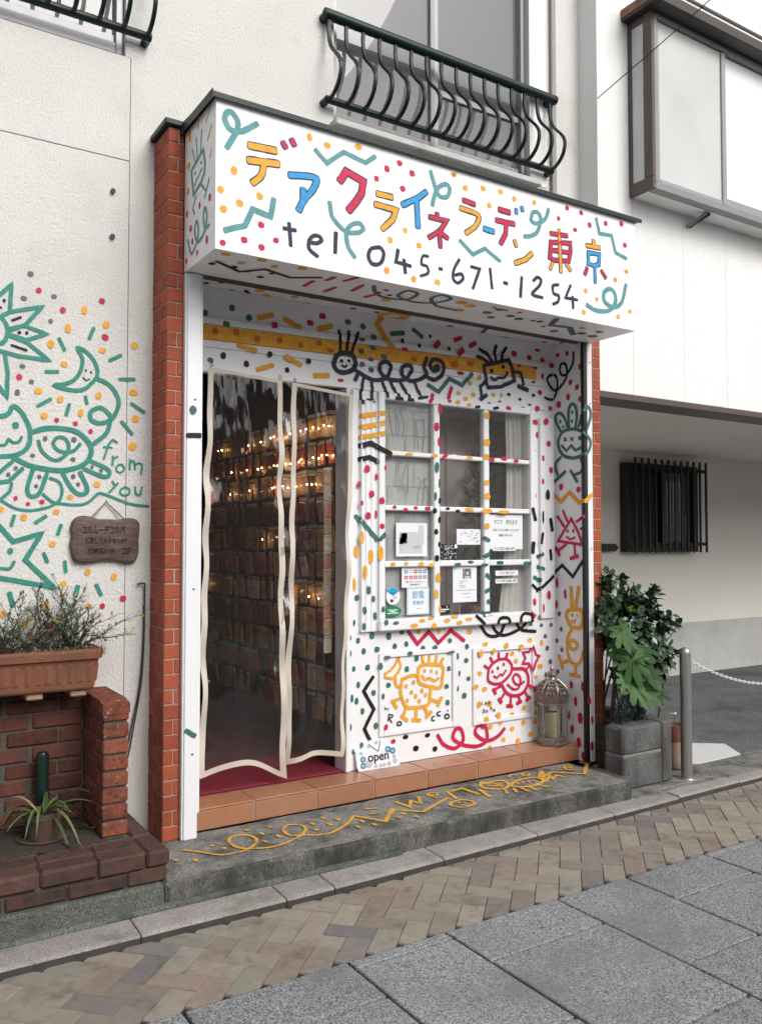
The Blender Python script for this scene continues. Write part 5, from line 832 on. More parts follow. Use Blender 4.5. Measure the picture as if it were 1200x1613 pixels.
m=MB(); m.tube(bez([(1.872,.40,1.05),(1.87,.40,1.16),(1.895,.40,1.225),(1.925,.40,1.23),(1.955,.40,1.21),(1.965,.40,1.15),(1.962,.40,1.05)],24),.008,'lace',7); m.box(1.85,1.99,.38,.47,1.0505,1.10,'lace',.01)
tag(m.build('handbag',smooth=True),'pale bag with an arched handle on the shelf behind the lower middle pane','bag')

# ------------------------------------------------------------------ notices and stickers on the panes
YN=.2925
def sheet(name,label,cat,x0,x1,z0,z1,mat,y=YN):
    t=thing(name,label,cat,((x0+x1)/2,y,z0)); part('sheet',t,(x0,x1,y-.0010,y,z0,z1),mat=mat); return t
def oval(mb,cx,cz,rx,rz,y,mat,n=24,a0=0,a1=6.2832):
    mb.add([(cx,y,cz)]+[(cx+rx*math.cos(a0+(a1-a0)*k/n),y,cz+rz*math.sin(a0+(a1-a0)*k/n)) for k in range(n+1)],[(0,1+k,2+k) for k in range(n)],mat)
def q2(mb,x0,x1,z0,z1,y,mat): mb.add([(x0,y,z0),(x1,y,z0),(x1,y,z1),(x0,y,z1)],[(0,1,2,3)],mat)
yt=YN-.0016
t=sheet('notice','grey printed sheet with white top band in the left pane, third row','notice',1.409,1.635,1.528,1.729,'paper'); m=MB(); q2(m,1.432,1.60,1.545,1.675,yt,'paper_grey'); q2(m,1.57,1.612,1.60,1.715,yt+.0002,'paper_grey'); m.build('print',t,fix=False)
m=MB()
for k in range(14): q2(m,1.425+R.uniform(0,.05),1.43+R.uniform(.02,.06),1.60+R.uniform(0,.07),1.603+R.uniform(.0,.07),yt-.0004,'ink_grey')
for z in(1.578,1.586): q2(m,1.53,1.585,z,z+.003,yt-.0004,'ink_grey')
m.build('small_print',t,fix=False)
t=sheet('notice','small white card with scattered grey sketches in the middle pane','card',1.862,2.051,1.598,1.696,'paper'); m=MB()
for k in range(26):
    x,z=R.uniform(1.88,2.03),R.uniform(1.612,1.682); q2(m,x,x+R.uniform(.006,.016),z,z+R.uniform(.002,.007),yt,'ink_grey')
m.build('print',t,fix=False)
t=sheet('pattern_card','dark card covered with white squiggle pattern in the middle pane','card',1.722,1.872,1.509,1.603,'sticker_black'); m=MB()
for k in range(70):
    x,z=R.uniform(1.728,1.862),R.uniform(1.514,1.597); a=R.uniform(0,3.1); dx,dz=.007*math.cos(a),.006*math.sin(a); m.add([(x-dx,yt,z-dz),(x+dx,yt,z+dz),(x+dx-dz*.3,yt,z+dz+dx*.3),(x-dx-dz*.3,yt,z-dz+dx*.3)],[(0,1,2,3)],'paper')
q2(m,1.845,1.866,1.575,1.600,yt-.0003,'paper'); m.build('pattern',t,fix=False)
t=sheet('notice','white handwritten mask notice in the right pane of the third row','notice',2.112,2.406,1.569,1.792,'paper'); text('lettering','マスク　作れます',.036,'ink',t,(2.262,yt,1.742),width=.20); text('lettering','ご家にて大人子供してろえます',.017,'ink',t,(2.262,yt,1.692),width=.225); text('lettering','厳選に作れます',.017,'ink',t,(2.262,yt,1.658),width=.115)
t=sheet('label_strip','thin white printed strip at the bottom of the mask notice','label',2.152,2.344,1.558,1.586,'paper',YN-.002); text('lettering','マスク用ゴム通し60円',.020,'ink',t,(2.248,yt-.002,1.572),width=.17)
t=sheet('label_strip','rounded white strip, upper of the two in the bottom right pane','label',2.174,2.366,1.398,1.431,'paper'); text('lettering','マスク 有ります',.021,'ink',t,(2.27,yt,1.414),width=.13)
t=sheet('label_strip','narrow white strip, lower of the two in the bottom right pane','label',2.174,2.360,1.349,1.378,'paper'); text('lettering','マスク用ゴム通し60円',.020,'ink',t,(2.267,yt,1.3635),width=.165)
t=sheet('payment_card','white card with two rows of coloured payment logos, bottom left pane','card',1.45,1.638,1.341,1.464,'paper'); m=MB()
for j,z in enumerate((1.436,1.402)):
    for k in range(5): q2(m,1.468+k*.034,1.493+k*.034,z-.010,z+.010,yt,('ink_teal','paper_grey','ink_red','ink_teal','ink_grey','ink_red','ink_red','ink_red','ink_grey','ink_grey')[j*5+k])
m.build('logos',t,fix=False); m=MB()
for j,z in enumerate((1.436,1.402)):
    for k in range(5): q2(m,1.474+k*.034,1.487+k*.034,z-.003,z+.003,yt-.0003,'paper')
m.build('logo_marks',t,fix=False); text('lettering','電子マネー・クレジット',.013,'ink',t,(1.544,yt,1.374),width=.13); text('lettering','ご利用可能です',.012,'ink',t,(1.544,yt,1.357),width=.085)
t=thing('round_sticker','round blue and white sticker in the bottom left pane','sticker',(1.387,YN,1.242)); m=MB(); oval(m,1.387,1.294,.049,.052,YN-.001,'paper',28); m.build('disc',t,fix=False); m=MB(); oval(m,1.387,1.294,.0475,.0505,yt,'ink_blue',20,.55,2.59); m.build('blue_cap',t,fix=False)
m=MB(); oval(m,1.378,1.266,.012,.010,yt,'ink',14); q2(m,1.36,1.413,1.309,1.313,yt,'ink_blue'); oval(m,1.40,1.285,.016,.012,yt,'paper_grey',14); m.build('print',t,fix=False)
t=thing('oval_sticker','green oval sticker with white lines at the foot of the bottom left pane','sticker',(1.385,YN,1.172)); m=MB(); oval(m,1.385,1.203,.062,.032,YN-.001,'sticker_green',28); m.build('disc',t,fix=False); m=MB()
for z,w_ in((1.212,.035),(1.203,.02),(1.193,.04)): q2(m,1.385-w_,1.385+w_,z-.0025,z+.0025,yt,'paper')
m.build('print',t,fix=False)
t=sheet('energy_saving_card','white energy saving notice with a dotted blue border in the bottom left pane','card',1.486,1.65,1.178,1.342,'paper'); m=MB()
for k in range(13):
    for z in(1.184,1.336): oval(m,1.493+k*.0125,z,.0035,.0035,yt,'ink_teal',6)
for k in range(12):
    for x in(1.492,1.644): oval(m,x,1.192+k*.0125,.0035,.0035,yt,'ink_teal',6)
m.build('dotted_border',t,fix=False); text('lettering','節電',.050,'ink_blue',t,(1.568,yt,1.293),width=.088); text('lettering','実施中',.030,'ink_blue',t,(1.568,yt,1.246),width=.082); m=MB(); q2(m,1.556,1.585,1.212,1.216,yt,'ink_blue'); m.build('print',t,fix=False)
t=sheet('poster','white poster with a small dark portrait in the bottom middle pane','poster',1.831,2.019,1.239,1.466,'paper'); m=MB(); q2(m,1.907,1.975,1.385,1.448,yt,'ink_grey'); oval(m,1.945,1.423,.018,.020,yt-.0003,'ink',14); oval(m,1.945,1.420,.011,.013,yt-.0005,'paper_grey',12); q2(m,1.925,1.965,1.386,1.400,yt-.0005,'paper_grey'); m.build('portrait',t,fix=False); m=MB()
for z,a,b_ in((1.368,1.88,1.95),(1.357,1.88,1.91),(1.343,1.88,1.93),(1.332,1.88,1.93),(1.312,1.85,2.005),(1.290,1.90,1.97),(1.268,1.93,1.965)): q2(m,a,b_,z,z+.003,yt,'ink_grey')
m.build('print',t,fix=False)
t=sheet('square_sticker','black square sticker with white lines in the bottom middle pane','sticker',1.722,1.808,1.169,1.225,'sticker_black'); m=MB(); q2(m,1.73,1.80,1.196,1.203,yt,'paper'); q2(m,1.73,1.775,1.187,1.191,yt,'paper'); q2(m,1.73,1.77,1.180,1.183,yt,'ink_grey'); oval(m,1.785,1.215,.005,.005,yt,'paper',8); m.build('print',t,fix=False)

# ------------------------------------------------------------------ open sign, lantern
t=thing('open_sign','small white house shaped tile sign reading open, leaning on the panel','sign',(1.265,.25,.307))
P_=lambda x,z,k=0: (x,.252+(z-.307)*.16+k,z)
poly=[(1.130,.308),(1.122,.330),(1.117,.415),(1.160,.428),(1.222,.470),(1.292,.472),(1.345,.418),(1.396,.396),(1.402,.36),(1.410,.318),(1.404,.308)]
m=MB(); n=len(poly); vs=[P_(*p) for p in poly]+[P_(p[0],p[1],.014) for p in poly]; m.add(vs,[tuple(range(n)),tuple(range(2*n-1,n-1,-1))]+[(i,(i+1)%n,n+(i+1)%n,n+i) for i in range(n)],'ceramic'); m.build('tile_plate',t)
def flower(mb,x,z,r,mat,k):
    for i in range(9):
        a=i*6.283/9; c=(x+r*.68*math.cos(a),z+r*.62*math.sin(a)); mb.add([P_(c[0]+r*.34*math.cos(b*1.047),c[1]+r*.31*math.sin(b*1.047),-.0012-k*.0002-i*.00002) for b in range(6)],[(0,1,2,3,4,5)],mat)
    mb.add([P_(x+r*.36*math.cos(b*.785),z+r*.33*math.sin(b*.785),-.0018-k*.0002) for b in range(8)],[tuple(range(8))],'ceramic'); mb.add([P_(x+r*.2*math.cos(b*.785),z+r*.18*math.sin(b*.785),-.0022-k*.0002) for b in range(8)],[tuple(range(8))],'flower_blue')
m=MB(); k=0
for x,z,r,mt in((1.162,.371,.022,'flower_blue'),(1.160,.337,.022,'flower_blue'),(1.198,.342,.028,'flower_grey'),(1.335,.407,.024,'flower_blue'),(1.366,.396,.024,'flower_blue'),(1.152,.405,.013,'flower_grey'),(1.205,.437,.012,'flower_grey'),(1.258,.455,.013,'flower_grey'),(1.375,.365,.014,'flower_grey'),(1.378,.338,.018,'flower_grey'),(1.245,.325,.012,'flower_grey'),(1.275,.325,.013,'flower_grey'),(1.30,.327,.013,'flower_grey'),(1.335,.329,.015,'flower_grey')):
    m=MB(); flower(m,x,z,r*.88,mt,k); k+=1; m.build('painted_flower',t,fix=False)
o=text('lettering','open',.072,'ink',t,(1.266,P_(0,.378)[1]-.003,.376),bold=.0012); o.rotation_euler=(-math.atan(.16),0,0)
m=MB(); m.tube([P_(1.205,.452,-.003),P_(1.232,.43,-.004),P_(1.268,.405,-.004),P_(1.277,.43,-.004),P_(1.285,.462,-.003)],.0022,'rope',5); m.build('cord',t)
LC=(2.545,.172); LS=.74
t=thing('lantern','ornate six sided brass lantern with glass sides and a candle in the tiled corner','lantern',(*LC,.307))
def hexr(r,z): return [(LC[0]+LS*r*math.cos(rad(60*k+8)),LC[1]+LS*r*math.sin(rad(60*k+8)),z) for k in range(6)]
def hexl(mb,prof,mat):
    vs=[];fs=[]
    for r,z in prof: vs+=hexr(r,z)
    for i in range(len(prof)-1): fs+=[(i*6+k,i*6+(k+1)%6,(i+1)*6+(k+1)%6,(i+1)*6+k) for k in range(6)]
    fs+=[tuple(range(5,-1,-1)),tuple((len(prof)-1)*6+k for k in range(6))]; mb.add(vs,fs,mat)
m=MB(); hexl(m,[(.128,.3105),(.146,.312),(.146,.322),(.133,.327),(.133,.350),(.128,.354)],'brass'); m.build('base',t)
m=MB(); hexl(m,[(.130,.580),(.136,.585),(.142,.607),(.150,.622),(.150,.630),(.118,.634)],'brass'); m.build('rim',t)
fr=MB(); A_,B_=hexr(.127,.354),hexr(.127,.580)
for k in range(6): fr.tube([A_[k],B_[k]],.0058,'brass',6)
for k in range(6):
    for q in range(9):
        f=(q+.5)/9; p=Vector(B_[k])*(1-f)+Vector(B_[(k+1)%6])*f; fr.tube([p,p+Vector((0,0,-.012-.010*math.sin(math.pi*f)))],.005,'brass',5)
fo=fr.build('frame',t)
for k in range(6):
    a,b_=Vector(A_[k]),Vector(A_[(k+1)%6]); c,d_=Vector(B_[(k+1)%6]),Vector(B_[k]); e=(b_-a)*.08
    MB().add([a+e,b_-e,c-e,d_+e],[(0,1,2,3)],'lantern_glass').build('glass_side',t,fix=False)
dm=MB()
for k in range(6):
    a=rad(60*k+8); dm.tube(bez([(LC[0]+LS*r*math.cos(a),LC[1]+LS*r*math.sin(a),z) for r,z in((.132,.634),(.125,.668),(.088,.70),(.045,.722))],16),.0075,'brass',6)
    a2=rad(60*k+38)
    for r0,z0 in((.112,.645),(.106,.667),(.084,.69),(.122,.638)):
        for s in(-1,0,1): dm.lathe([(.002,z0-.010),(.0095,z0-.004),(.0095,z0+.004),(.002,z0+.010)],(LC[0]+LS*r0*math.cos(a2+s*.25),LC[1]+LS*r0*math.sin(a2+s*.25)),'brass',6)
dm.build('openwork_dome',t); m=MB(); m.lathe([(.036,.716),(.026,.728),(.022,.738),(.033,.748),(.034,.758),(.020,.772),(.010,.782),(.014,.792),(.009,.803),(.003,.812)],LC,'brass',16); m.build('finial',t,smooth=True)
m=MB(); m.lathe([(.044,.3545),(.046,.36),(.046,.505),(.040,.512),(.036,.506)],LC,'candle',18); m.build('candle',t,smooth=True)

# ------------------------------------------------------------------ wooden board hanging on the wall
t=thing('wooden_board','dark wooden board with wavy edges and Japanese writing hanging from a cord','sign',(-.305,.225,1.51))
po=[(-.462,1.56),(-.470,1.60),(-.462,1.64),(-.468,1.68),(-.452,1.72),(-.42,1.735),(-.38,1.733),(-.34,1.722),(-.29,1.722),(-.25,1.720),(-.21,1.728),(-.17,1.726),(-.146,1.705),(-.144,1.66),(-.148,1.62),(-.146,1.58),(-.155,1.53),(-.18,1.511),(-.22,1.512),(-.27,1.524),(-.33,1.522),(-.38,1.514),(-.43,1.515),(-.455,1.53)]
po=[(p.x,p.z) for p in bez([(x,0,z) for x,z in po+[po[0]]],96)[:-1]]; cx_,cz_=-.306,1.622; n=len(po)
vs=[];fs=[]
for sc_,y in((1.0,.246),(1.0,.226),(.975,.219),(.94,.217)): vs+=[(cx_+(x-cx_)*(sc_ if sc_==1 else sc_),y,cz_+(z-cz_)*(1-(1-sc_)*1.5)) for x,z in po]
for i in range(3): fs+=[(i*n+k,i*n+(k+1)%n,(i+1)*n+(k+1)%n,(i+1)*n+k) for k in range(n)]
fs+=[tuple(range(3*n,4*n)),tuple(range(n-1,-1,-1))]; m=MB().add(vs,fs,'wood_sign'); m.build('board',t,smooth=True)
text('lettering','コルムーデコルパ',.044,'wood_ink',t,(-.318,.2150,1.666),bold=.001,width=.20); text('lettering','体験してみませんか？',.032,'wood_ink',t,(-.300,.2150,1.616),bold=.0008,width=.195); text('lettering','随時受付中',.030,'wood_ink',t,(-.328,.2150,1.566),bold=.0008,width=.125); text('lettering','2F',.048,'wood_ink',t,(-.208,.2150,1.566),bold=.0012)
m=MB(); m.tube([(-.372,.226,1.731),(-.335,.235,1.77),(-.303,.238,1.806),(-.262,.235,1.765),(-.221,.226,1.725)],.0042,'rope',6); m.tube([(-.303,.250,1.806),(-.303,.228,1.808)],.003,'iron_dark',5); m.build('cord',t)

# ------------------------------------------------------------------ hose on the wall
m=MB(); m.tube(bez([(-.150,.236,1.405),(-.118,.228,1.408),(-.114,.228,1.37),(-.116,.228,1.12),(-.128,.228,.92),(-.165,.225,.70),(-.205,.222,.48),(-.215,.21,.345)],50),.0042,'hose',8); m.tube(bez([(-.116,.236,1.30),(-.118,.234,1.12),(-.135,.233,.90),(-.178,.232,.68),(-.222,.225,.47)],40),.003,'hose',7)
tag(m.build('hose',smooth=True),'thin dark hose hanging down the wall beside the red brick pier','hose')

# ------------------------------------------------------------------ brick planter on the left
pl=thing('brick_planter','low brick planter with a raised pier and dark brown coping bricks','brick planter',(-.7,-.1,.2))
part('core',pl,(-2.2,-.209,-.405,.245,.199,.322),mat='mortar_grey'); part('pier_core',pl,(-.402,-.305,-.155,.245,.325,.865),mat='mortar_grey'); part('back_core',pl,(-2.2,-.41,.178,.245,.325,.93),mat='mortar_grey')
# coping and lower course along the front
xs=[-2.15,-1.93,-1.72,-1.485,-1.26,-1.045,-.835,-.712,-.488,-.297,-.200]; xs=[-2.13,-1.895,-1.66,-1.425,-1.19,-.955,-.712,-.488,-.297]
for a,b_ in zip(xs[:-1],xs[1:]): brick(pl,a+.003,b_-.003,-.424,-.316,.266,.334,'brick_brown',b=.008,j=.002); brick(pl,a+.017,b_+.011,-.311,-.205,.266,.332,'brick_brown',b=.007,j=.002)
brick(pl,-.292,-.196,-.424,-.205,.266,.333,'brick_brown',b=.011,j=.002); brick(pl,-.292,-.198,-.197,.015,.266,.334,'brick_brown',b=.009,j=.002); brick(pl,-.292,-.200,.024,.235,.266,.333,'brick_brown',b=.009,j=.002)
ys_=[-2.02,-1.785,-1.55,-1.315,-1.08,-.838,-.604,-.368,-.200]
for a,b_ in zip(ys_[:-1],ys_[1:]): brick(pl,a+.003,b_-.003,-.418,-.31,.202,.261,'brick_brown',b=.006,j=.003)
for a,b_ in((-.302,-.10),(-.092,.12)): brick(pl,-.30,-.202,a,b_,.203,.258,'brick_brown',b=.006,j=.002)
for a in range(6): brick(pl,-2.1+a*.29,-1.83+a*.29,-.199,.17,.268,.331,'brick_brown',b=.008,j=.004)
# pier
z=.338; pp=.0703
for i in range(8):
    yf=-.186+i*.0105 if False else -.165
    if i%2==0: brick(pl,-.408,-.298,yf,yf+.21,z,z+.060,'brick_old',b=.004); brick(pl,-.408,-.298,yf+.219,.243,z,z+.060,'brick_old',b=.004)
    else: brick(pl,-.408,-.298,yf,yf+.10,z,z+.060,'brick_old',b=.004); brick(pl,-.408,-.298,yf+.109,yf+.319,z,z+.060,'brick_old',b=.004); brick(pl,-.408,-.298,yf+.327,.243,z,z+.060,'brick_old',b=.004)
    z+=pp
m=MB(); m.add([(-.412,-.168,.862),(-.294,-.168,.862),(-.412,-.168,.905),(-.294,-.168,.905),(-.412,-.10,.918),(-.294,-.10,.918),(-.412,.244,.920),(-.294,.244,.920),(-.412,.244,.862),(-.294,.244,.862)],[(0,1,3,2),(2,3,5,4),(4,5,7,6),(6,7,9,8),(0,8,9,1),(0,2,4,6,8),(1,9,7,5,3)],'brick_old'); m.build('cap_stone',pl)
# back wall
z=.338
for i in range(9):
    x=-.418-(.105 if i%2 else 0); h=.062
    if i%2: brick(pl,-.516,-.418,.168,.243,z,z+h,'brick_shaded',b=.005,j=.003); x=-.528
    while x>-2.1:
        if not(i==3 and x>-.43): brick(pl,x-.215,x,.168,.243,z,z+h,'brick_shaded',b=.005,j=.003)
        x-=.235
    z+=.0715
struct(rough_block('planter_soil',None,-2.1,-.412,-.19,.166,.326,.340,'earth',b=.004,amp=.006,step=.05))
# terracotta trough
tr=thing('terracotta_trough','long ribbed terracotta trough full of wiry stems, standing on the brick planter','planter trough',(-.8,.1,.92))
m=MB(); X0,X1=-1.45,-.385
nx=72
def outline(off,zz):
    pts=[]; r=.06
    x0,x1,y0,y1=X0-off,X1+off,-.022-off,.205+off*.3
    return x0,x1,y0,y1
prof=[]
bodyv=[];per=[]
# perimeter with ribs (front and right end), swept from foot to rim
def perim():
    out=[]
    n=64
    for i in range(n+1):
        out.append((X0+(X1-.03-X0)*i/n,-.022,(0,-1)))
    for i in range(1,8):
        a=-math.pi/2+math.pi/2*i/8; out.append((X1-.03+.03*math.cos(a),.008+.03*math.sin(a),(math.cos(a),math.sin(a))))
    for i in range(12): out.append((X1,.008+(.175)*i/11,(1,0)))
    for i in range(1,6):
        a=math.pi/2*i/5; out.append((X1-.03+.03*math.cos(a),.183+.03*math.sin(a),(math.cos(a),math.sin(a))))
    out.append((X0,.213,(0,1)))
    return out
pr_=perim(); L_=0; prev=None; rows=[]; dist=[]
for p in pr_:
    if prev: L_+=math.hypot(p[0]-prev[0],p[1]-prev[1])
    dist.append(L_); prev=p
lev=[(.953,-.028,0),(.962,-.022,0),(.985,-.018,0),(.992,-.016,1),(1.06,-.008,1),(1.072,-.006,0),(1.088,-.002,0),(1.092,.012,0),(1.122,.016,0),(1.134,.012,0),(1.135,-.006,0),(1.09,-.014,0)]
vs=[];fs=[]; n=len(pr_)
for zz,o_,rb in lev:
    for p,dd in zip(pr_,dist):
        k=o_+(.006*max(-.4,math.sin(dd*6.2832/.044)) if rb else 0); vs.append((p[0]+p[2][0]*k,p[1]+p[2][1]*k,zz))
for i in range(len(lev)-1): fs+=[(i*n+k,i*n+k+1,(i+1)*n+k+1,(i+1)*n+k) for k in range(n-1)]
fs.append(tuple(range(n-1,-1,-1))); m.add(vs,fs,'terracotta'); m.build('trough_body',tr,smooth=False)
part('soil',tr,(X0,X1-.01,-.005,.20,1.085,1.108),mat='earth')
for x in(-.47,-.655,-1.05,-1.35): part('foot',tr,(x-.035,x+.035,.02,.20,.9205,.9525),mat='terracotta_pale',b=.006)
# wiry plants in the trough
def wiry(name,label,x0,y0,n,spread,hgt,mat,flow):
    t=thing(name,label,'plant',(x0,y0,1.105),'wiry plants in the terracotta trough'); tw=MB(); lf=MB(); fl=MB()
    for k in range(n):
        a=R.uniform(0,6.283); sp=R.uniform(.3,1)*spread; p=Vector((x0+R.uniform(-.05,.05),y0+R.uniform(-.03,.03),1.105)); dirv=Vector((math.cos(a)*sp,math.sin(a)*sp*.45,1)).normalized(); pts=[p.copy()]; L=hgt*R.uniform(.55,1.0)/9
        for s in range(9):
            dirv=(dirv+Vector((R.uniform(-.35,.35),R.uniform(-.25,.25),R.uniform(-.28,.16)))).normalized(); p=p+dirv*L
            if p.y>.235: p.y=.235
            pts.append(p.copy())
            for q in range(4):
                dv=(dirv+rv()*.9).normalized(); b0=p-dirv*L*R.random()
                if R.random()<.5:
                    e=b0+dv*R.uniform(.02,.05); e.y=min(e.y,.24); tw.tube([b0,(b0+e)/2+rv()*.004,e],.0011,'bark',3,caps=False); b0=e
                for _ in range(2): leaf_shape(lf,b0+rv()*.006,(dv+rv()*.7),Vector((0,0,1)),R.uniform(.012,.024),R.uniform(.005,.008),mat)
        tw.tube(pts,[.0030*(1-i/12) for i in range(10)],'bark',4,caps=False)
        if flow and R.random()<.35:
            for _ in range(9): leaf_shape(fl,p+rv()*.004,rv(),Vector((0,0,1)),.013,.010,'flower_yellow')
    tw.build('twigs',t,fix=False); lf.build('leaves',t,fix=False)
    if fl.v: fl.build('flowers',t,fix=False)['kind']='stuff'
wiry('wiry_plant','wiry grey green shrub at the right end of the terracotta trough',-.50,.10,24,.95,.36,'leaf_grey',True)
wiry('wiry_plant','sparse upright herb left of the grey shrub in the terracotta trough',-.63,.11,16,.45,.40,'leaf_grey',False)
wiry('wiry_plant','tangled stems with yellow flowers at the left of the terracotta trough',-.77,.10,18,.8,.33,'leaf_grey',True)
wiry('wiry_plant','dark bare stems beyond the yellow flowers in the terracotta trough',-1.0,.10,18,.8,.33,'leaf_grey',False)
m=MB()
for k in range(900):
    x=R.uniform(-.72,-.36); y=R.uniform(-.03,.05)+(.0); z=1.128+R.uniform(-.02,.012); leaf_shape(m,Vector((x,y,z)),Vector((R.uniform(-1,1),R.uniform(-1,.4),R.uniform(-.4,.8))),Vector((0,0,1)),R.uniform(.010,.026),.004,R.choice(('moss','leaf_grey','leaf_dry')))
o=m.build('moss',fix=False); o['kind']='stuff'; o['label']='dry moss and fine weeds over the rim of the terracotta trough'; o['category']='moss'
# spider plant in a terracotta pot, dark bottle behind it
t=thing('spider_plant','strappy pale green plant in a small terracotta pot inside the brick planter','plant',(-.625,-.03,.34)); m=MB(); m.lathe([(.055,.3345),(.06,.336),(.078,.43),(.082,.432),(.082,.455),(.072,.455),(.068,.435)],(-.625,-.03),'pot_dark',20); m.build('pot',t,smooth=True); MB().lathe([(.095,.3345),(.105,.348),(.100,.350),(.09,.341)],(-.625,-.03),'pot_dark',20).build('saucer',t,smooth=True)
for k in range(26):
    a=k*2.4+R.uniform(-.3,.3); L=R.uniform(.14,.27); up_=R.uniform(.35,1.25); m=MB(); p0=Vector((-.625+.02*math.cos(a),-.03+.02*math.sin(a),.445)); vs=[]; n=9; hd=Vector((math.cos(a),math.sin(a),0)); sd=Vector((-math.sin(a),math.cos(a),0)); dr=R.uniform(.8,1.5)
    for i in range(n+1):
        f=i/n; p=p0+hd*(L*f*(.75 if up_>.9 else 1))+Vector((0,0,L*(up_*f-dr*f*f))); p.z=max(p.z,.347); wv=.0085*max(0,math.sin(math.pi*min(1,.15+f*.85)))**.7*(1-f*.35)+.0006; vs+=[p+sd*wv,p+Vector((0,0,-.003)),p-sd*wv]
    m.add(vs,[(i*3+j,i*3+j+1,i*3+4+j,i*3+3+j) for i in range(n) for j in(0,1)],'leaf_dry' if k%9==4 else 'leaf_strap'); m.build('leaf',t,fix=False,smooth=True)
m=MB(); m.lathe([(.026,.341),(.028,.345),(.028,.655),(.022,.672),(.012,.675)],(-.60,.115),'bottle_green',14); o=m.build('garden_post',smooth=True); tag(o,'dark green round post standing behind the spider plant','post')
MB().lathe([(.0075,0),(.0075,.004)],(0,0),'paper',10)

# ------------------------------------------------------------------ neighbouring building with bay window and parking recess
nb=thing('neighbouring_building','white rendered building on the right with a brown bay window and covered parking','building',(5,1,.1))
YN2=.08
for a,b_ in((2.915,3.247),(3.250,3.792),(3.795,4.289),(4.292,5.2),(5.203,6.2),(6.203,12)): part('wall_panel',nb,(a,b_,YN2,.30,2.637,7.5),mat='stucco_far')
part('wall_panel',nb,(2.9151,2.93,.3005,.42,2.64,7.5),mat='stucco_far')
part('beam_edge',nb,(2.90,12,YN2-.012,.31,2.590,2.6365),mat='brown_metal',b=.004)
struct(part('garage_ceiling',nb,(2.90,12,.311,2.52,2.62,2.66),mat='garage_wall'))
part('garage_back_wall',nb,(2.6,12,2.5,2.7,.70,2.62),mat='garage_wall'); part('garage_dado',nb,(2.6,12,2.494,2.7,.05,.6995),mat='garage_base',b=.003); part('garage_side_wall',nb,(2.875,2.93,.31,2.4995,.05,2.62),mat='garage_wall')
# grilled window: frame, panes, bars
gw=part('grilled_window',nb,(5.80,5.87,2.40,2.4995,1.515,2.495),(6.94,7.0,2.40,2.4995,1.515,2.495),(5.87,6.94,2.40,2.4995,1.515,1.585),(5.87,6.94,2.40,2.4995,2.42,2.495),(6.375,6.43,2.41,2.4990,1.585,2.42),mat='iron_dark',b=.004)
part('pane',gw,(5.871,6.374,2.47,2.476,1.586,2.419),mat='inner_dark'); part('pane',gw,(6.431,6.939,2.470,2.476,1.586,2.419),mat='glass_up'); part('curtain',gw,(6.44,6.75,2.482,2.488,1.586,2.419),mat='curtain_blue'); part('blind',gw,(6.755,6.935,2.484,2.4885,1.586,2.419),mat='inner_dark')
bm2=MB().box(-.013,.013,-.010,.010,0,1.04,'iron_dark',.003).mesh('bar')
for k in range(12): inst('bar',bm2,(5.893+k*.1089,2.36,1.507),gw)
part('cross_bar',gw,(5.80,7.10,2.372,2.388,1.585,1.622),mat='iron_dark',b=.003); part('cross_bar',gw,(5.80,7.10,2.372,2.388,2.425,2.462),mat='iron_dark',b=.003)
m=MB(); m.prism([(5.0,1.525),(5.66,1.525),(5.715,1.566),(5.66,1.607),(5.0,1.607)],2.44,2.4935,'iron_dark',axis='y'); m.build('wall_rail',nb)
# bay window
yb=-.129; bx0,bx1=3.222,5.6; zb0,zb1=4.023,5.262
bay=part('bay_window',nb,(bx0,bx0+.030,yb,YN2-.001,zb0,zb0+.085),(bx0,bx0+.030,yb,yb+.075,zb0+.0855,zb1),(bx0,bx0+.030,YN2-.03,YN2-.001,zb0+.0855,zb1),(bx0,bx0+.03,yb+.0755,YN2-.031,zb1-.05,zb1),mat='brown_metal',b=.003)
part('frame',bay,(bx0+.031,bx1,yb,yb+.07,zb0,zb0+.05),(bx0+.031,bx0+.065,yb+.002,yb+.06,zb0+.0505,zb1),(bx0+.0655,bx1,yb+.002,yb+.07,zb1-.04,zb1),mat='alu_grey',b=.003)
part('bay_floor',bay,(bx0+.0305,bx1,yb+.071,YN2-.001,zb0+.004,zb0+.04),mat='stucco_far'); part('bay_roof',bay,(bx0-.06,bx1+.1,yb-.105,YN2-.001,zb1+.0005,zb1+.075),mat='dark_rail',b=.004); part('roof_edge',bay,(bx0-.066,bx0-.0605,yb-.105,YN2-.001,zb1+.02,zb1+.08),mat='rust_edge')
xs1=4.035
part('sash',bay,(bx0+.070,bx0+.095,yb+.014,yb+.04,zb0+.055,zb1-.045),(xs1-.035,xs1+.012,yb+.010,yb+.04,zb0+.055,zb1-.045),(bx0+.0955,xs1-.0355,yb+.014,yb+.04,zb0+.055,zb0+.085),mat='alu',b=.003)
part('sash',bay,(xs1+.013,bx1,yb+.035,yb+.06,zb0+.055,zb0+.125),mat='alu',b=.003)
part('pane',bay,(bx0+.0955,xs1-.0355,yb+.024,yb+.030,zb0+.0855,zb1-.045),mat='frosted'); part('pane',bay,(xs1+.013,bx1,yb+.045,yb+.051,zb0+.1255,zb1-.045),mat='frosted_sky'); part('pane',bay,(bx0+.010,bx0+.016,yb+.0755,YN2-.031,zb0+.0855,zb1-.051),mat='frosted')
part('lining',bay,(bx0+.07,bx1,YN2-.02,YN2-.002,zb0+.045,zb1-.01),mat='paper')
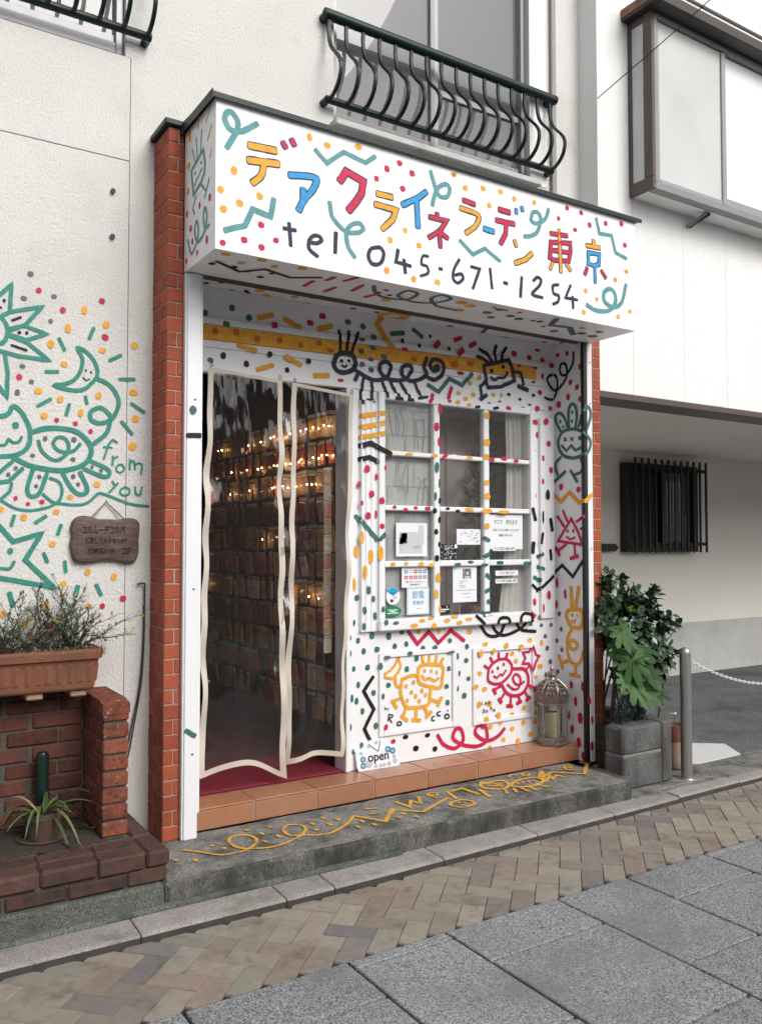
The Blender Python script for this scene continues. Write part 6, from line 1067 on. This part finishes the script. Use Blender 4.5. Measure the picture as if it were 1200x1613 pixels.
m=MB(); m.tube([(3.84,YN2-.002,3.94),(3.84,YN2-.05,3.955),(3.90,yb+.08,4.018)],.012,'alu_grey',6); m.tube([(3.87,YN2-.002,3.945),(3.87,YN2-.05,3.962),(3.935,yb+.08,4.018)],.012,'iron_dark',6); m.build('bracket',bay)
part('upper_ledge',nb,(3.3,12,.055,YN2-.001,5.60,5.66),mat='stucco_far',b=.004); part('upper_trim',nb,(3.3,12,.045,.0545,5.645,5.665),mat='dark_rail')
cb=MB(); cb.tube([(2.897+(3.49-2.897)*k/12,.06-1.32*k/12,4.63+(5.50-4.63)*k/12-.02*math.sin(math.pi*k/12)) for k in range(13)],.0035,'black_rail',5); tag(cb.build('overhead_cable'),'thin black cable running up across the bay window','cable')

# ------------------------------------------------------------------ concrete planter with shrubs, flowerpot, bollard and chain
cp=thing('concrete_planter','rough grey concrete planter box beside the right brick pier','planter box',(2.92,-.1,.1))
rough_block('planter_wall',cp,2.655,3.008,-.322,-.165,.310,.478,'concrete_box',b=.014,amp=.004,step=.045); rough_block('planter_wall',cp,2.650,3.008,-.328,-.165,.1035,.298,'concrete_box',b=.012,amp=.004,step=.045); part('mortar_joint',cp,(2.660,3.004,-.3205,-.17,.294,.314),mat='mortar_pale',b=.004)
rough_block('planter_wall',cp,3.0115,3.115,-.318,.45,.1035,.484,'concrete_box',b=.012,amp=.004,step=.05); rough_block('planter_wall',cp,2.765,2.83,-.164,.025,.15,.335,'concrete_box',b=.014,amp=.008,step=.04)
part('soil',cp,(2.76,3.0105,-.20,.44,.12,.43),mat='earth')
part('curb',cp,(3.116,3.55,.25,.45,.1085,.30),mat='concrete_box',b=.01)
for k,(x,y,r,mt) in enumerate(((2.80,-.14,.035,'stone_orange'),(2.86,-.16,.024,'stone_grey'),(2.90,-.12,.026,'stone_grey'),(2.94,-.16,.02,'stone_grey'),(2.97,-.10,.024,'stone_grey'))):
    bm=bmesh.new(); bmesh.ops.create_icosphere(bm,subdivisions=2,radius=r)
    for v in bm.verts: v.co*=1+.25*noise.noise(v.co*40+Vector((k,0,0))); v.co.z*=.75
    me=bpy.data.meshes.new('stone'); bm.to_mesh(me); bm.free(); me.materials.append(G[mt]); inst('stone',me,(x,y,.45),cp)
def shrub(name,label,base,stems,cen,rad_,nleaf,mat,L,wd,lime=0):
    t=thing(name,label,'shrub',base); tk=MB(); lf=MB(); tips=[]
    for k in range(stems):
        a=R.uniform(0,6.283); p=Vector(base)+Vector((R.uniform(-.05,.05),R.uniform(-.05,.05),0)); v=rv(); tgt=Vector(cen)+Vector((v.x*rad_[0]*.8,v.y*rad_[1]*.8,abs(v.z)*rad_[2]*.8)); mid=(p+tgt)/2+Vector((R.uniform(-.05,.05),R.uniform(-.05,.05),.06)); tk.tube(bez([p,p+Vector((R.uniform(-.02,.02),0,.14)),mid,tgt],12),[.010-.0006*i for i in range(13)],'bark',6,caps=False); 
    tk.build('trunk',t,fix=False,smooth=True)
    cl=[Vector(cen)+Vector((v.x*rad_[0],v.y*rad_[1],v.z*rad_[2])) for v in [rv().normalized()*R.uniform(.45,1.0) for _ in range(max(8,nleaf//16))]]
    for c in cl:
        od=(c-Vector(cen)); od=Vector((od.x/rad_[0],od.y/rad_[1],od.z/rad_[2])).normalized()
        tb=MB(); n0=c-od*.05
        for q in range(16):
            f=R.random(); p=n0+od*(.10*f)+rv()*.022; d_=(od*.7+rv()*1.0+Vector((0,0,.1)))
            leaf_shape(lf,p,d_,(Vector((0,-.25,.6))+od*.9+rv()*.5).normalized(),L*R.uniform(.7,1.15),wd*R.uniform(.8,1.1),mat if R.random()>lime else 'leaf_mid',curl=R.uniform(.05,.35))
    lf.build('foliage',t,fix=False); return t
shrub('camellia_shrub','dark glossy shrub right of centre in the concrete planter, nearest the steel bollard',(3.22,-.02,.12),6,(3.17,-.03,.96),(.25,.19,.32),1700,'leaf_dark',.070,.046)
shrub('camellia_shrub','taller dark shrub rising behind the big leaves beside the red brick pier',(2.90,.06,.43),5,(2.94,.05,1.15),(.18,.16,.24),900,'leaf_dark',.072,.040,.12)
t=thing('lime_sprigs','bright lime green young shoots sticking out of the dark shrubs','plant',(3.1,-.1,1.1)); m=MB()
for c in((3.49,-.06,1.03),(2.93,-.13,1.17)):
    for k in range(9): leaf_shape(m,Vector(c)+rv()*.018,Vector((R.uniform(-.5,.8),R.uniform(-.6,.2),R.uniform(-.1,1))),Vector((0,0,1)),.05,.024,'leaf_lime')
m.tube([(3.40,-.04,.93),(3.45,-.05,.98),(3.49,-.06,1.03)],.003,'bark',5); m.build('shoots',t,fix=False)
# broad leaved plant: each leaf a part
t=thing('broadleaf_plant','broad leaved green plant drooping over the front of the concrete planter','plant',(2.83,-.12,.43)); m=MB(); m.tube(bez([(2.85,-.05,.43),(2.84,-.09,.7),(2.83,-.13,.98)],10),.014,'bark',7); m.build('stem',t,smooth=True)
for k,(x,y,z,a,L,dr) in enumerate(((2.76,-.26,1.05,-1.9,.24,.9),(2.86,-.28,.97,-1.2,.26,1.0),(2.98,-.24,.98,-.5,.27,.8),(2.80,-.31,.86,-2.0,.25,1.1),(2.93,-.33,.84,-1.0,.27,1.1),(3.0,-.27,.80,-.5,.24,1.0),(2.80,-.33,.73,-1.7,.23,1.2),(2.93,-.32,.70,-.9,.22,1.2),(2.86,-.18,1.10,-1.3,.20,.4),(2.76,-.20,.95,-2.5,.22,.8),(3.0,-.30,.70,-.6,.20,1.1),(2.74,-.27,.79,-2.3,.2,1.0))):
    L*=.74*R.uniform(.85,1.15); z-=.05; d_=Vector((math.cos(a),math.sin(a),-.35*dr)).normalized(); nn=(Vector((-.30,-.70,.62))+rv()*.42).normalized(); d_=(d_-nn*d_.dot(nn)).normalized(); sd=d_.cross(nn).normalized(); m=MB(); c=Vector((x,y,z))-d_*L*.42; vs=[c]
    for i in range(7):
        th_=-1.95+.65*i; tip=L*(1-.17*abs(th_))*R.uniform(.92,1.06)
        for dth,rr in((-.31,.56),(-.20,.80),(-.02,1.0),(.17,.82)):
            r=tip*rr; ang=th_+dth; vs.append(c+d_*(r*math.cos(ang))+sd*(r*math.sin(ang)*.82)+nn*(-.22*r*r/L*dr+(.010 if rr==1.0 else 0)+R.uniform(-.004,.004)))
    m.add(vs,[(0,i+1,i+2) for i in range(27)],'leaf_big'); o=m.build('leaf',t,fix=False,smooth=True)
    MB().tube(bez([(2.84,-.10,.62+.03*k),(Vector((2.84,-.10,.70))+c)/2+Vector((0,0,.05)),c],8),.004,'leaf_mid',5).build('leaf_stalk',t,smooth=True)
t=thing('trailing_plant','blue green trailing stems under the broad leaves in the concrete planter','plant',(2.84,-.2,.45)); m=MB()
for k in range(46):
    x=R.uniform(2.72,3.0); p=[Vector((x,-.17+R.uniform(-.04,.03),.44)),Vector((x+R.uniform(-.02,.02),-.20+R.uniform(-.05,.04),.52+R.uniform(0,.06))),Vector((x+R.uniform(-.03,.03),-.22+R.uniform(-.05,.05),.60+R.uniform(0,.10)))]; m.tube(p,.003,'leaf_blue',4,caps=False)
    for q in range(10): leaf_shape(m,p[0].lerp(p[2],R.random())+rv()*.012,rv(),Vector((0,0,1)),.03,.009,'leaf_blue')
m.build('stems',t,fix=False)
t=thing('flowerpot','tall terracotta flowerpot with a single pale seedling behind the steel bollard','flowerpot',(3.36,-.14,.108)); m=MB(); m.lathe([(.050,.1085),(.055,.115),(.057,.17),(.060,.30)],(3.36,-.14),'terracotta_pale',20); m.build('pot_body',t,smooth=True); MB().lathe([(.062,.3005),(.072,.302),(.076,.395),(.068,.396),(.064,.375)],(3.36,-.14),'terracotta',20).build('pot_rim',t,smooth=True)
m=MB(); m.tube([(3.355,-.14,.375),(3.357,-.142,.43),(3.353,-.143,.465)],.002,'leaf_mid',5)
for a in(0.3,2.4,4.3): leaf_shape(m,Vector((3.353,-.143,.46)),Vector((math.cos(a),math.sin(a),.6)),Vector((0,0,1)),.035,.018,'paper')
m.build('seedling',t,fix=False)
bo=thing('bollard','round stainless steel bollard with a domed top at the parking entrance','bollard',(3.215,-.335,.1)); m=MB(); m.lathe([(.0355,.1035),(.0355,.895),(.034,.912),(.028,.925),(.017,.934),(.004,.937)],(3.225,-.335),'steel',28); m.build('post',bo,smooth=True); MB().lathe([(.052,.1032),(.050,.107),(.036,.108)],(3.225,-.335),'steel',24).build('base_ring',bo,smooth=True)
ch=thing('chain','white plastic chain sagging from the steel bollard across the parking entrance','chain',(4.0,-.335,.7))
def link():
    m=MB(); m.tube([(.0125*math.cos(a)*1.35,.0075*math.sin(a),0) for a in [k*math.pi/5 for k in range(11)]],.0028,'chain_white',5,caps=False); return m.mesh('link',smooth=True)
lk=link(); ends=(3.262,5.3); cat_=lambda x: .855-.235*(1-((x-4.28)/1.02)**2)
L_=0; x=ends[0]; i=0
while x<ends[1]:
    sl=(cat_(x+.005)-cat_(x))/.005; o=inst('link',lk,(x,-.335,cat_(x)),ch); o.rotation_euler=Matrix.Rotation(-math.atan(sl),4,'Y').to_euler() if i%2 else (Matrix.Rotation(-math.atan(sl),4,'Y')@Matrix.Rotation(rad(90),4,'X')).to_euler()
    x+=.0255/math.sqrt(1+sl*sl); i+=1
bo2=thing('bollard','second steel bollard further along the parking entrance, beyond the chain','bollard',(5.33,-.335,.1)); MB().lathe([(.0355,.1035),(.0355,.895),(.028,.925),(.004,.937)],(5.34,-.335),'steel',20).build('post',bo2,smooth=True)

# ------------------------------------------------------------------ building across the street (seen in the glass)
ob_=thing('opposite_building','beige tiled building across the street with rows of windows','building',(2,-12,0))
part('wall',ob_,(-16,18,-14,-11,.06,4.5),mat='opposite_wall'); part('parapet',ob_,(-16.1,18.1,-11.2,-10.9,4.51,4.7),mat='stucco_far')
for i in range(11):
    for z in(.6,2.6):
        w_=part('window',ob_,(-15+i*3,-13.2+i*3,-10.995,-10.93,z,z+1.7),mat='alu_grey'); part('pane',w_,(-14.93+i*3,-13.27+i*3,-10.929,-10.92,z+.07,z+1.63),mat='inner_dark')
